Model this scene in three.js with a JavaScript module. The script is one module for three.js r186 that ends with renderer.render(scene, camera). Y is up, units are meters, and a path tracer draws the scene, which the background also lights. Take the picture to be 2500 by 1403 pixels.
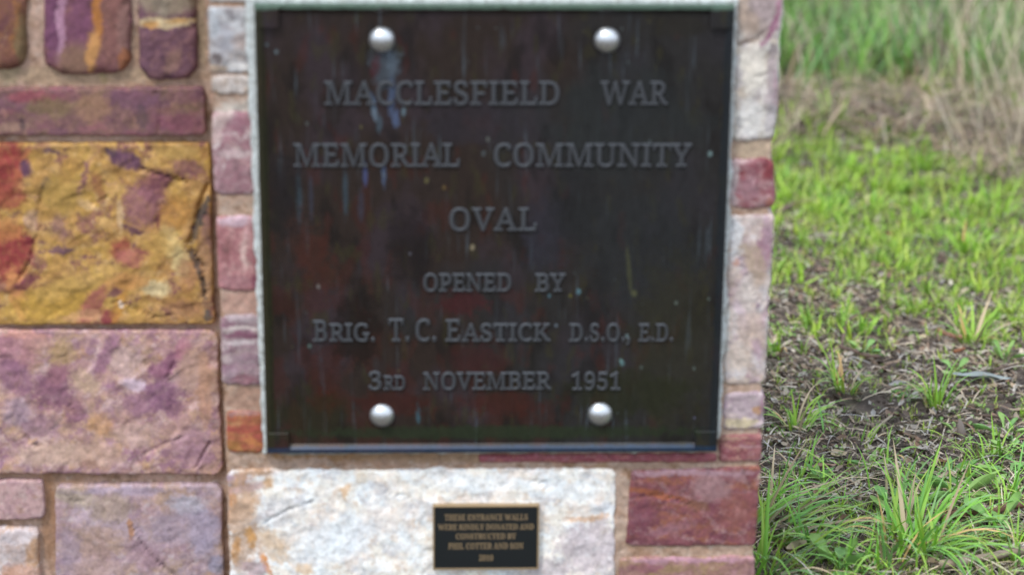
import * as THREE from 'three';
import { FontLoader } from 'three/addons/loaders/FontLoader.js';
import { RoundedBoxGeometry } from 'three/addons/geometries/RoundedBoxGeometry.js';
import { mergeGeometries } from 'three/addons/utils/BufferGeometryUtils.js';

// ---------------------------------------------------------------- camera, sky, sun, exposure
const scene = new THREE.Scene();
const camera = new THREE.PerspectiveCamera(13.56, 1024 / 574, 0.1, 400);
camera.rotation.order = 'YXZ';
camera.position.set(-0.0774, 1.6016, 3.0097);
camera.rotation.set(-0.34294, -0.03388, 0.00914);
camera.focus = 3.85;                 // focused on the grass just behind the pillar, so the plaque is soft
camera.userData.fStop = 2.35;
const renderer = new THREE.WebGLRenderer();
renderer.toneMapping = THREE.LinearToneMapping;
renderer.toneMappingExposure = 1.55;
renderer.shadowMap.enabled = true;

{ // overcast sky: brighter towards the zenith, soft uneven cloud
  const W = 256, H = 128, d = new Float32Array(W * H * 4);
  for (let j = 0; j < H; j++) for (let i = 0; i < W; i++) {
    const el = ((j + 0.5) / H - 0.5) * Math.PI, az = (i + 0.5) / W * Math.PI * 2, s = Math.max(0, Math.sin(el));
    const c = Math.cos(el);
    const n = 0.5 * Math.sin(3.1 * c * Math.cos(az) + 5 * s + 1.3) * Math.sin(2.7 * c * Math.sin(az) - 3 * s) + 0.3 * Math.sin(9 * c * Math.cos(az) + 2 * Math.sin(7 * c * Math.sin(az)) + 11 * s);
    const L = (0.60 + 0.58 * s) * (1 + 0.10 * n) * (el < 0 ? 0.45 : 1);
    const k = (j * W + i) * 4;
    d[k] = L * 0.90; d[k + 1] = L * 1.0; d[k + 2] = L * 1.14; d[k + 3] = 1;
  }
  const t = new THREE.DataTexture(d, W, H, THREE.RGBAFormat, THREE.FloatType);
  t.mapping = THREE.EquirectangularReflectionMapping; t.magFilter = THREE.LinearFilter; t.minFilter = THREE.LinearFilter; t.needsUpdate = true;
  scene.background = t; scene.environment = t;
}
const sun = new THREE.DirectionalLight(0xfffaf2, 1.5);
sun.position.set(-3.2, 9.0, 4.0); sun.target.position.set(0.2, 0.4, -0.5);
sun.castShadow = true; sun.shadow.radius = 22; sun.shadow.mapSize.set(2048, 2048);
Object.assign(sun.shadow.camera, { left: -4, right: 4, top: 4, bottom: -4, near: 0.5, far: 20 });
scene.add(sun); scene.add(sun.target);

// ---------------------------------------------------------------- helpers
let seed = 7;
const rnd = () => { seed = (seed + 0x6D2B79F5) | 0; let t = Math.imul(seed ^ (seed >>> 15), 1 | seed); t = (t + Math.imul(t ^ (t >>> 7), 61 | t)) ^ t; return ((t ^ (t >>> 14)) >>> 0) / 4294967296; };
const rr = (a, b) => a + (b - a) * rnd();
const perm = new Uint8Array(512); { const p = [...Array(256).keys()]; for (let i = 255; i > 0; i--) { const j = Math.floor(rnd() * (i + 1)); [p[i], p[j]] = [p[j], p[i]]; } for (let i = 0; i < 512; i++) perm[i] = p[i & 255]; }
const GX = [], GY = []; for (let i = 0; i < 16; i++) { GX.push(Math.cos(i * Math.PI / 8)); GY.push(Math.sin(i * Math.PI / 8)); }
function noise(x, y) {
  const xi = Math.floor(x), yi = Math.floor(y), fx = x - xi, fy = y - yi, X = xi & 255, Y = yi & 255;
  const u = fx * fx * fx * (fx * (fx * 6 - 15) + 10), v = fy * fy * fy * (fy * (fy * 6 - 15) + 10);
  const g = (i, j, a, b) => { const h = perm[perm[i & 255] + (j & 255)] & 15; return GX[h] * a + GY[h] * b; };
  const a = g(X, Y, fx, fy), b = g(X + 1, Y, fx - 1, fy), c = g(X, Y + 1, fx, fy - 1), d = g(X + 1, Y + 1, fx - 1, fy - 1);
  return 1.5 * (a + u * (b - a) + v * (c + u * (d - c) - a - u * (b - a)));
}
const fbm = (x, y, o = 4) => { let s = 0, a = 0.55; for (let i = 0; i < o; i++) { s += a * noise(x, y); x = x * 2.03 + 17.1; y = y * 2.03 - 9.7; a *= 0.52; } return s; };
const sstep = (a, b, x) => { const t = Math.min(1, Math.max(0, (x - a) / (b - a))); return t * t * (3 - 2 * t); };
const lin = (c) => (c <= 0.04045 ? c / 12.92 : ((c + 0.055) / 1.055) ** 2.4);
const srgb = (c) => (c <= 0.0031308 ? c * 12.92 : 1.055 * c ** (1 / 2.4) - 0.055);
const hexCache = {};
function base(hex, k = 1.15) { // a colour read off the photograph, turned into a base colour (linear)
  const key = hex + k; if (hexCache[key]) return hexCache[key];
  const h = hex.length === 4 ? hex[1] + hex[1] + hex[2] + hex[2] + hex[3] + hex[3] : hex.slice(1);
  return hexCache[key] = [0, 2, 4].map((i) => lin(parseInt(h.slice(i, i + 2), 16) / 255) / k);
}
function texture(w, h, f, repeat) { // f(i, j) -> linear rgb, j = 0 at the bottom
  const d = new Uint8Array(w * h * 4);
  for (let j = 0; j < h; j++) for (let i = 0; i < w; i++) { const c = f(i, j), k = (j * w + i) * 4; for (let q = 0; q < 3; q++) d[k + q] = Math.min(255, Math.max(0, Math.round(srgb(Math.max(0, c[q])) * 255))); d[k + 3] = 255; }
  const t = new THREE.DataTexture(d, w, h); t.colorSpace = THREE.SRGBColorSpace; t.magFilter = THREE.LinearFilter; t.minFilter = THREE.LinearFilter;
  if (repeat) t.wrapS = t.wrapT = THREE.RepeatWrapping;
  t.needsUpdate = true; return t;
}
const names = {};
const numbered = (n) => { const k = names[n] = (names[n] ?? -1) + 1; return k ? `${n}_${String(k).padStart(3, '0')}` : n; };
function tag(o, label, category, group, kind) { if (label) o.userData.label = label; if (category) o.userData.category = category; if (group) o.userData.group = group; if (kind) o.userData.kind = kind; return o; }
function shade(o) { o.castShadow = true; o.receiveShadow = true; return o; }
function thing(name, label, category, p, group) { const g = new THREE.Group(); g.name = numbered(name); g.position.set(...p); tag(g, label, category, group); scene.add(g); return g; }
function part(g, name, geo, mat) { const m = shade(new THREE.Mesh(geo, mat)); m.name = name; if (g.isGroup) m.position.copy(g.position).negate(); g.add(m); return m; }
function mixColor(o, c, a) { o[0] += (c[0] - o[0]) * a; o[1] += (c[1] - o[1]) * a; o[2] += (c[2] - o[2]) * a; }
function layerMask(l, x, y, k) { const [, s, sx, sy, ang, t, w] = l, c = Math.cos(ang * Math.PI / 180), n = Math.sin(ang * Math.PI / 180); const u = (x * c + y * n) / (s * sx), v = (-x * n + y * c) / (s * sy); return sstep(t - w * 1.7, t + w * 1.7, fbm(u + k * 7.3, v - k * 3.1, 5)); }
function patchMask(p, x, y, k) {
  const dx = x - p[0], dy = y - p[1], R = Math.max(p[2], p[3]) * 1.9 + 8; if (Math.abs(dx) > R || Math.abs(dy) > R) return 0;
  const c = Math.cos(p[4] * Math.PI / 180), n = Math.sin(p[4] * Math.PI / 180), u = (dx * c - dy * n) / p[2], v = (dx * n + dy * c) / p[3];
  const f = 9 + Math.min(p[2], p[3]) * 0.35;
  const r = Math.sqrt(u * u + v * v) + p[7] * (0.55 * fbm(x / f + k * 5, y / f + 3, 3) + 0.35 * noise(x / 4 + k, y / 4));
  return 1 - sstep(0.62, 1.2, r);
}

const D_wall = [{"q":[[-719.4,930.2],[-607.5,930.4],[-615.4,795.3],[-728.9,795.3]],"c":"#8f5f4a","amp":3,"s":55,"r":22,"er":16,"en":2,"l":[["#a9703c",30,0.5,2.5,4,0.12,0.15,0.8],["#7b4a52",26,0.5,3,-4,0.15,0.15,0.8],["#c09a70",18,0.4,3,0,0.3,0.1,0.6]],"p":[[-618,824,8.9,52.4,0,"#7d6a48",0.85,0.5],[-637,808,16.6,11.6,0,"#7a4a40",0.6,0.5]],"k":[],"m":0.84},{"q":[[-585.8,930.4],[-472.0,930.7],[-478.3,788.2],[-593.8,788.1]],"c":"#8b5a5c","amp":3.2,"s":70,"r":26,"er":18,"en":2,"l":[["#7b4a60",40,0.6,3,6,0.1,0.2,0.7],["#a0745c",25,0.5,3,5,0.2,0.15,0.6],["#5f3a48",9,0.5,4,5,0.35,0.1,0.4]],"p":[[-578,868,15.5,64.0,2,"#7d4a6c",0.9,0.5],[-566,860,6.1,55.3,6,"#c795ae",0.95,0.5],[-543,860,18.8,46.5,5,"#85506c",0.9,0.5],[-549,810,25.5,24.4,0,"#94705c",0.95,0.25],[-517,879,7.2,52.4,4,"#c47f38",0.95,0.5],[-528,819,8.3,34.9,6,"#d79c5c",0.95,0.5],[-498,857,16.6,69.8,3,"#92635a",0.8,0.5],[-485,846,8.9,69.8,3,"#9c746c",0.8,0.5],[-487,808,7.8,17.5,0,"#a8683c",0.8,0.5]],"k":[],"m":0.9},{"q":[[-463.5,930.7],[-387.2,930.8],[-391.4,781.0],[-467.9,781.0]],"c":"#7b5562","amp":4,"s":30,"r":20,"er":15,"en":2,"l":[["#93686a",22,0.6,2,-35,0.12,0.12,0.7],["#67445a",14,1,1,30,0.2,0.12,0.6],["#a98070",10,0.5,2.4,-40,0.38,0.08,0.5]],"p":[[-427,896,49.9,27.9,0,"#a2907a",1,0.2],[-429,860,49.9,8.1,-2,"#dcc398",1,0.4],[-448,856,13.9,5.8,0,"#c89250",0.9,0.5],[-410,863,16.6,4.7,0,"#cf9c58",0.8,0.5],[-433,882,11.1,14.5,0,"#8f8476",0.5,0.5],[-423,808,8.9,20.9,35,"#a67f70",0.7,0.5]],"k":[],"m":0.92},{"q":[[-730.7,769.7],[-382.5,772.1],[-382.1,705.1],[-735.1,706.9]],"c":"#8c6462","amp":3.2,"s":60,"r":9,"er":4,"en":2.5,"l":[["#7c5262",34,1.6,0.8,10,0.08,0.15,0.8],["#8d7056",30,1.5,1,-10,0.15,0.15,0.75],["#a0636c",26,2,0.8,0,0.2,0.12,0.7],["#b98c74",14,1,1.4,20,0.3,0.1,0.5],["#5c4048",9,1,1.5,0,0.4,0.1,0.5]],"p":[[-613,759,33.2,9.3,0,"#a0525e",0.85,0.5],[-582,745,38.8,14.0,0,"#87704f",0.8,0.5],[-530,745,22.2,23.3,20,"#a88064",0.8,0.5],[-473,755,38.8,15.1,0,"#7c5468",0.8,0.5],[-420,724,38.8,12.8,0,"#87505f",0.8,0.5],[-643,718,33.2,7.0,0,"#ad8a76",0.7,0.5],[-625,721,5.5,10.5,10,"#4f3c40",0.8,0.5],[-466,732,7.8,17.5,0,"#5c4a50",0.6,0.5]],"k":[[2.8,3,[[-446,766],[-441,746],[-444,707]]]],"m":0.94},{"q":[[-736.0,694.5],[-377.0,695.5],[-379.4,437.7],[-754.2,437.6]],"c":"#bb8a42","amp":3.6,"s":45,"r":7,"er":4,"en":2,"rel":"lump","l":[["#c89c3c",70,1,1,0,0.05,0.2,0.9],["#d1a25e",26,1.3,0.8,30,0.12,0.1,0.8],["#a8743c",20,1,1,0,0.15,0.1,0.6],["#8a5450",34,1,1.2,40,0.26,0.06,0.9],["#70404e",16,1.2,0.8,20,0.36,0.05,0.85],["#d8b27a",9,1,1,0,0.34,0.06,0.6],["#8a6a30",7,1,1,0,0.36,0.06,0.45]],"p":[[-649,662,28.8,41.9,20,"#93302f",0.97,0.4],[-628,664,6.6,29.1,25,"#c06a40",0.7,0.5],[-651,540,32.1,43.6,15,"#9a3236",0.97,0.35],[-648,621,25.5,19.8,0,"#a04434",0.85,0.5],[-657,575,24.4,17.5,0,"#c0783c",0.8,0.5],[-625,558,8.9,8.1,0,"#8f2e38",0.9,0.5],[-646,484,12.2,40.7,-10,"#d08a48",0.85,0.5],[-634,499,22.2,8.7,-28,"#7c3844",0.95,0.5],[-601,499,38.8,4.7,-20,"#8d5a3c",0.7,0.5],[-597,469,60.9,26.8,-12,"#bd9128",0.9,0.25],[-562,499,66.5,16.3,-16,"#c79c48",0.8,0.5],[-624,660,8.9,11.6,0,"#5f3a54",0.95,0.8],[-588,683,13.3,4.7,0,"#5c3c50",0.9,0.9],[-597,638,6.6,8.1,0,"#4f3c50",0.95,0.8],[-577,627,30.5,34.9,30,"#b08a38",0.85,0.3],[-564,661,11.1,26.2,30,"#c2913c",0.7,0.5],[-546,650,4.4,29.1,15,"#7f4a58",0.8,0.5],[-528,638,8.9,16.3,0,"#a0603c",0.7,0.5],[-543,610,16.6,5.8,20,"#dab07a",0.7,0.5],[-506,683,12.2,5.8,25,"#4f3a4c",0.95,0.6],[-488,672,24.9,12.8,25,"#6d4460",0.95,0.5],[-454,636,22.2,25.6,0,"#8c5456",0.95,0.5],[-471,610,27.7,34.9,20,"#9a626c",0.85,0.5],[-443,644,18.8,11.6,-20,"#6f3c48",0.9,0.5],[-450,592,4.4,18.6,12,"#6e3038",0.9,0.2],[-425,598,24.9,23.3,0,"#c68c38",0.8,0.5],[-409,661,24.9,14.0,15,"#8e5a5e",0.8,0.7],[-422,684,33.2,10.5,0,"#c0984c",0.8,0.5],[-487,575,19.9,4.7,15,"#603848",0.9,0.5],[-584,546,18.8,5.8,-5,"#67405a",0.9,0.9],[-585,578,10.0,23.3,-10,"#946a62",0.75,0.5],[-620,587,10.0,15.1,0,"#c29a78",0.8,0.5],[-504,549,14.4,19.8,40,"#92402f",0.95,0.4],[-491,534,22.2,15.1,10,"#b8685c",0.85,0.5],[-474,543,14.4,5.8,30,"#7f3440",0.8,0.5],[-502,592,5.5,23.3,0,"#d8b488",0.7,0.5],[-433,552,16.6,29.1,-20,"#d2b26c",0.9,0.4],[-455,552,22.2,17.5,0,"#c09440",0.8,0.5],[-422,528,13.3,23.3,0,"#d8c084",0.7,0.5],[-457,490,17.7,14.0,0,"#d9c390",0.9,0.5],[-412,513,16.6,23.3,0,"#b27c54",0.8,0.5],[-501,499,33.2,14.0,-10,"#c78a44",0.8,0.5],[-544,466,14.4,34.9,35,"#a0564c",0.9,0.5],[-521,450,13.3,12.8,0,"#8c2f3c",0.95,0.3],[-508,466,7.8,29.1,20,"#c88a28",0.8,0.5],[-513,484,11.1,5.8,-30,"#74404c",0.85,0.5],[-559,451,33.2,5.8,-4,"#cf9a6a",0.6,0.5],[-425,469,33.2,11.6,10,"#b88448",0.7,0.5],[-419,460,27.7,15.1,0,"#a87558",0.6,0.5],[-505,468,4.4,4.7,0,"#e2d2c4",0.8,0.5],[-389,522,12.2,64.0,0,"#a87c60",0.75,0.5],[-384,575,7.8,34.9,0,"#8a6058",0.8,0.5],[-388,604,5.5,23.3,15,"#3f3a3c",0.9,1.1],[-399,575,4.4,23.3,20,"#4a423c",0.85,1.2],[-402,528,5.0,23.3,-20,"#4a4448",0.8,1.2],[-389,450,6.6,9.3,0,"#55585c",0.8,1],[-393,493,3.9,23.3,-10,"#423c38",0.8,1.2]],"k":[[2.8,6,[[-472,660],[-440,651],[-410,641]]],[3.9,8,[[-383,638],[-393,610],[-403,575],[-409,557]]],[3.3,7,[[-413,557],[-405,540],[-392,522],[-391,481]]],[2.2,4,[[-513,472],[-481,458],[-459,448],[-436,452]]],[2.2,4,[[-604,633],[-611,598],[-609,575]]],[2.8,5,[[-616,564],[-627,528],[-645,499]]],[2.2,3.5,[[-548,667],[-547,627],[-537,610],[-518,621]]],[1.9,4,[[-450,610],[-454,575]]]],"m":1.06,"d":0.1,"mic":0.4},{"q":[[-754.7,430.5],[-375.8,428.1],[-375.3,212.3],[-769.8,216.9]],"c":"#b48c84","amp":3.6,"s":50,"r":17,"er":5,"en":3,"rel":"lump","l":[["#8f6478",60,1.1,0.7,45,0.02,0.14,0.8],["#b99678",50,1,1,0,0.1,0.14,0.75],["#c7a6a4",28,1.3,0.7,50,0.12,0.1,0.75],["#946a80",16,1.4,0.7,45,0.2,0.08,0.7],["#ba8f60",22,1,1,0,0.34,0.08,0.6],["#7a5058",9,1.4,0.7,45,0.36,0.06,0.55],["#d6bcb4",8,1,1,0,0.36,0.06,0.5]],"p":[[-651,398,33.2,26.8,30,"#a8727c",0.8,0.5],[-656,362,22.2,34.9,-30,"#8c5f76",0.85,0.5],[-638,422,38.8,5.8,0,"#c88c7c",0.7,0.5],[-604,343,27.7,37.2,30,"#825468",0.9,0.7],[-594,373,13.3,29.1,30,"#94626c",0.7,0.5],[-590,398,19.9,19.8,0,"#a9895c",0.85,0.5],[-620,410,22.2,14.0,0,"#a87c70",0.6,0.5],[-656,307,22.2,23.3,0,"#9c8494",0.7,0.5],[-629,288,27.7,15.1,-20,"#8f6a78",0.7,0.5],[-561,355,24.4,17.5,10,"#c2a288",0.8,0.5],[-577,312,14.4,23.3,0,"#8a5c6a",0.75,0.5],[-544,291,19.9,17.5,0,"#bd8d5e",0.8,0.5],[-491,352,21.1,10.5,12,"#c9b0be",0.95,0.3],[-506,385,24.4,23.3,30,"#c4a49e",0.85,0.5],[-531,391,11.1,34.9,25,"#9a6a82",0.8,0.5],[-445,379,12.2,25.6,40,"#8d5872",0.95,0.5],[-459,370,16.6,10.5,40,"#8e5c70",0.9,0.5],[-458,333,25.5,26.8,20,"#885c76",0.95,0.6],[-492,321,22.2,20.9,0,"#94697c",0.85,0.5],[-439,312,14.4,14.0,0,"#80546c",0.8,0.5],[-422,403,11.1,19.8,20,"#a8687c",0.7,0.5],[-411,373,19.9,34.9,20,"#be9a88",0.8,0.5],[-396,342,12.2,58.2,0,"#b68a70",0.8,0.5],[-609,245,55.4,19.8,0,"#c0a08e",0.85,0.5],[-547,244,38.8,19.8,0,"#b89582",0.8,0.5],[-494,275,33.2,19.8,0,"#bf9e90",0.7,0.5],[-416,256,31.0,31.4,30,"#a8808e",0.8,0.5],[-437,287,27.7,14.0,-20,"#b28a86",0.6,0.5],[-399,237,11.1,17.5,30,"#98707e",0.7,0.5],[-559,229,16.6,5.8,0,"#8f6a58",0.7,0.5]],"k":[[2.8,6,[[-648,272],[-639,262],[-628,257]]],[2.2,4,[[-510,415],[-489,397],[-468,370]]],[2.2,4,[[-436,385],[-446,361]]],[2.2,3,[[-484,244],[-455,260],[-426,272]]],[2.2,4,[[-392,262],[-405,238],[-411,225]]],[1.7,3,[[-583,319],[-570,294]]]],"m":1.24,"d":0.08},{"q":[[-770.6,205.6],[-626.2,204.9],[-628.4,145.7],[-774.9,144.0]],"c":"#c09c9a","amp":3,"s":40,"r":7,"er":5,"en":3,"l":[["#b08a92",26,1.4,0.6,-30,0.1,0.15,0.7],["#d2b8b2",12,1,1,0,0.25,0.1,0.6],["#a98068",14,1,1,0,0.34,0.1,0.5]],"p":[],"k":[],"m":1.08},{"q":[[-775.6,133.9],[-637.2,131.8],[-639.3,12.9],[-784.1,14.0]],"c":"#c6aea6","amp":3.5,"s":40,"r":10,"er":9,"en":3,"l":[["#d9cfd0",30,1.3,0.7,-30,0.08,0.15,0.8],["#b98e68",26,0.8,1.3,30,0.2,0.1,0.8],["#a58890",12,1,1,0,0.3,0.1,0.5]],"p":[[-668,119,27.7,14.0,-10,"#d8cccf",0.85,0.5],[-675,94,27.7,11.6,20,"#b0a09e",0.6,0.5],[-646,94,12.2,29.1,20,"#b98c62",0.8,0.5],[-665,62,33.2,14.0,0,"#cf9f88",0.8,0.5]],"k":[],"m":1.1},{"q":[[-611.2,197.3],[-377.5,197.3],[-378.2,11.0],[-618.4,12.8]],"c":"#b08f92","amp":2.8,"s":60,"r":14,"er":5,"en":3,"rel":"lump","l":[["#b8a2ae",50,1,1,20,0.04,0.16,0.8],["#b39478",42,1,1,0,0.14,0.14,0.7],["#96788a",26,1,1.3,20,0.2,0.1,0.65],["#c4b4b8",12,1.3,0.8,20,0.28,0.08,0.6],["#6f5a60",7,1,1,0,0.4,0.06,0.45]],"p":[[-584,179,33.2,15.1,10,"#b8a490",0.85,0.5],[-595,188,13.3,5.8,0,"#7a6a68",0.6,0.5],[-515,188,66.5,7.0,0,"#b09cb0",0.7,0.5],[-424,165,27.7,17.5,10,"#bbb6c4",0.85,0.5],[-403,124,25.5,40.7,10,"#a79cb4",0.85,0.5],[-443,131,38.8,29.1,0,"#a897a8",0.7,0.5],[-507,131,4.4,17.5,8,"#b5805c",0.9,0.5],[-534,163,33.2,23.3,0,"#ab9482",0.75,0.5],[-559,112,38.8,29.1,0,"#b08f7e",0.7,0.5],[-594,93,16.6,34.9,0,"#a890a0",0.7,0.5],[-491,93,33.2,23.3,30,"#a58290",0.7,0.5],[-555,70,49.9,14.0,0,"#b5968e",0.7,0.5],[-387,73,12.2,17.5,0,"#8d94b4",0.6,0.5]],"k":[[2.2,4,[[-506,137],[-498,115],[-482,92],[-471,80]]],[2.8,5,[[-471,78],[-452,60],[-435,41]]],[1.7,3,[[-573,172],[-590,177]]]],"m":1.14,"d":0.1}];
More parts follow.
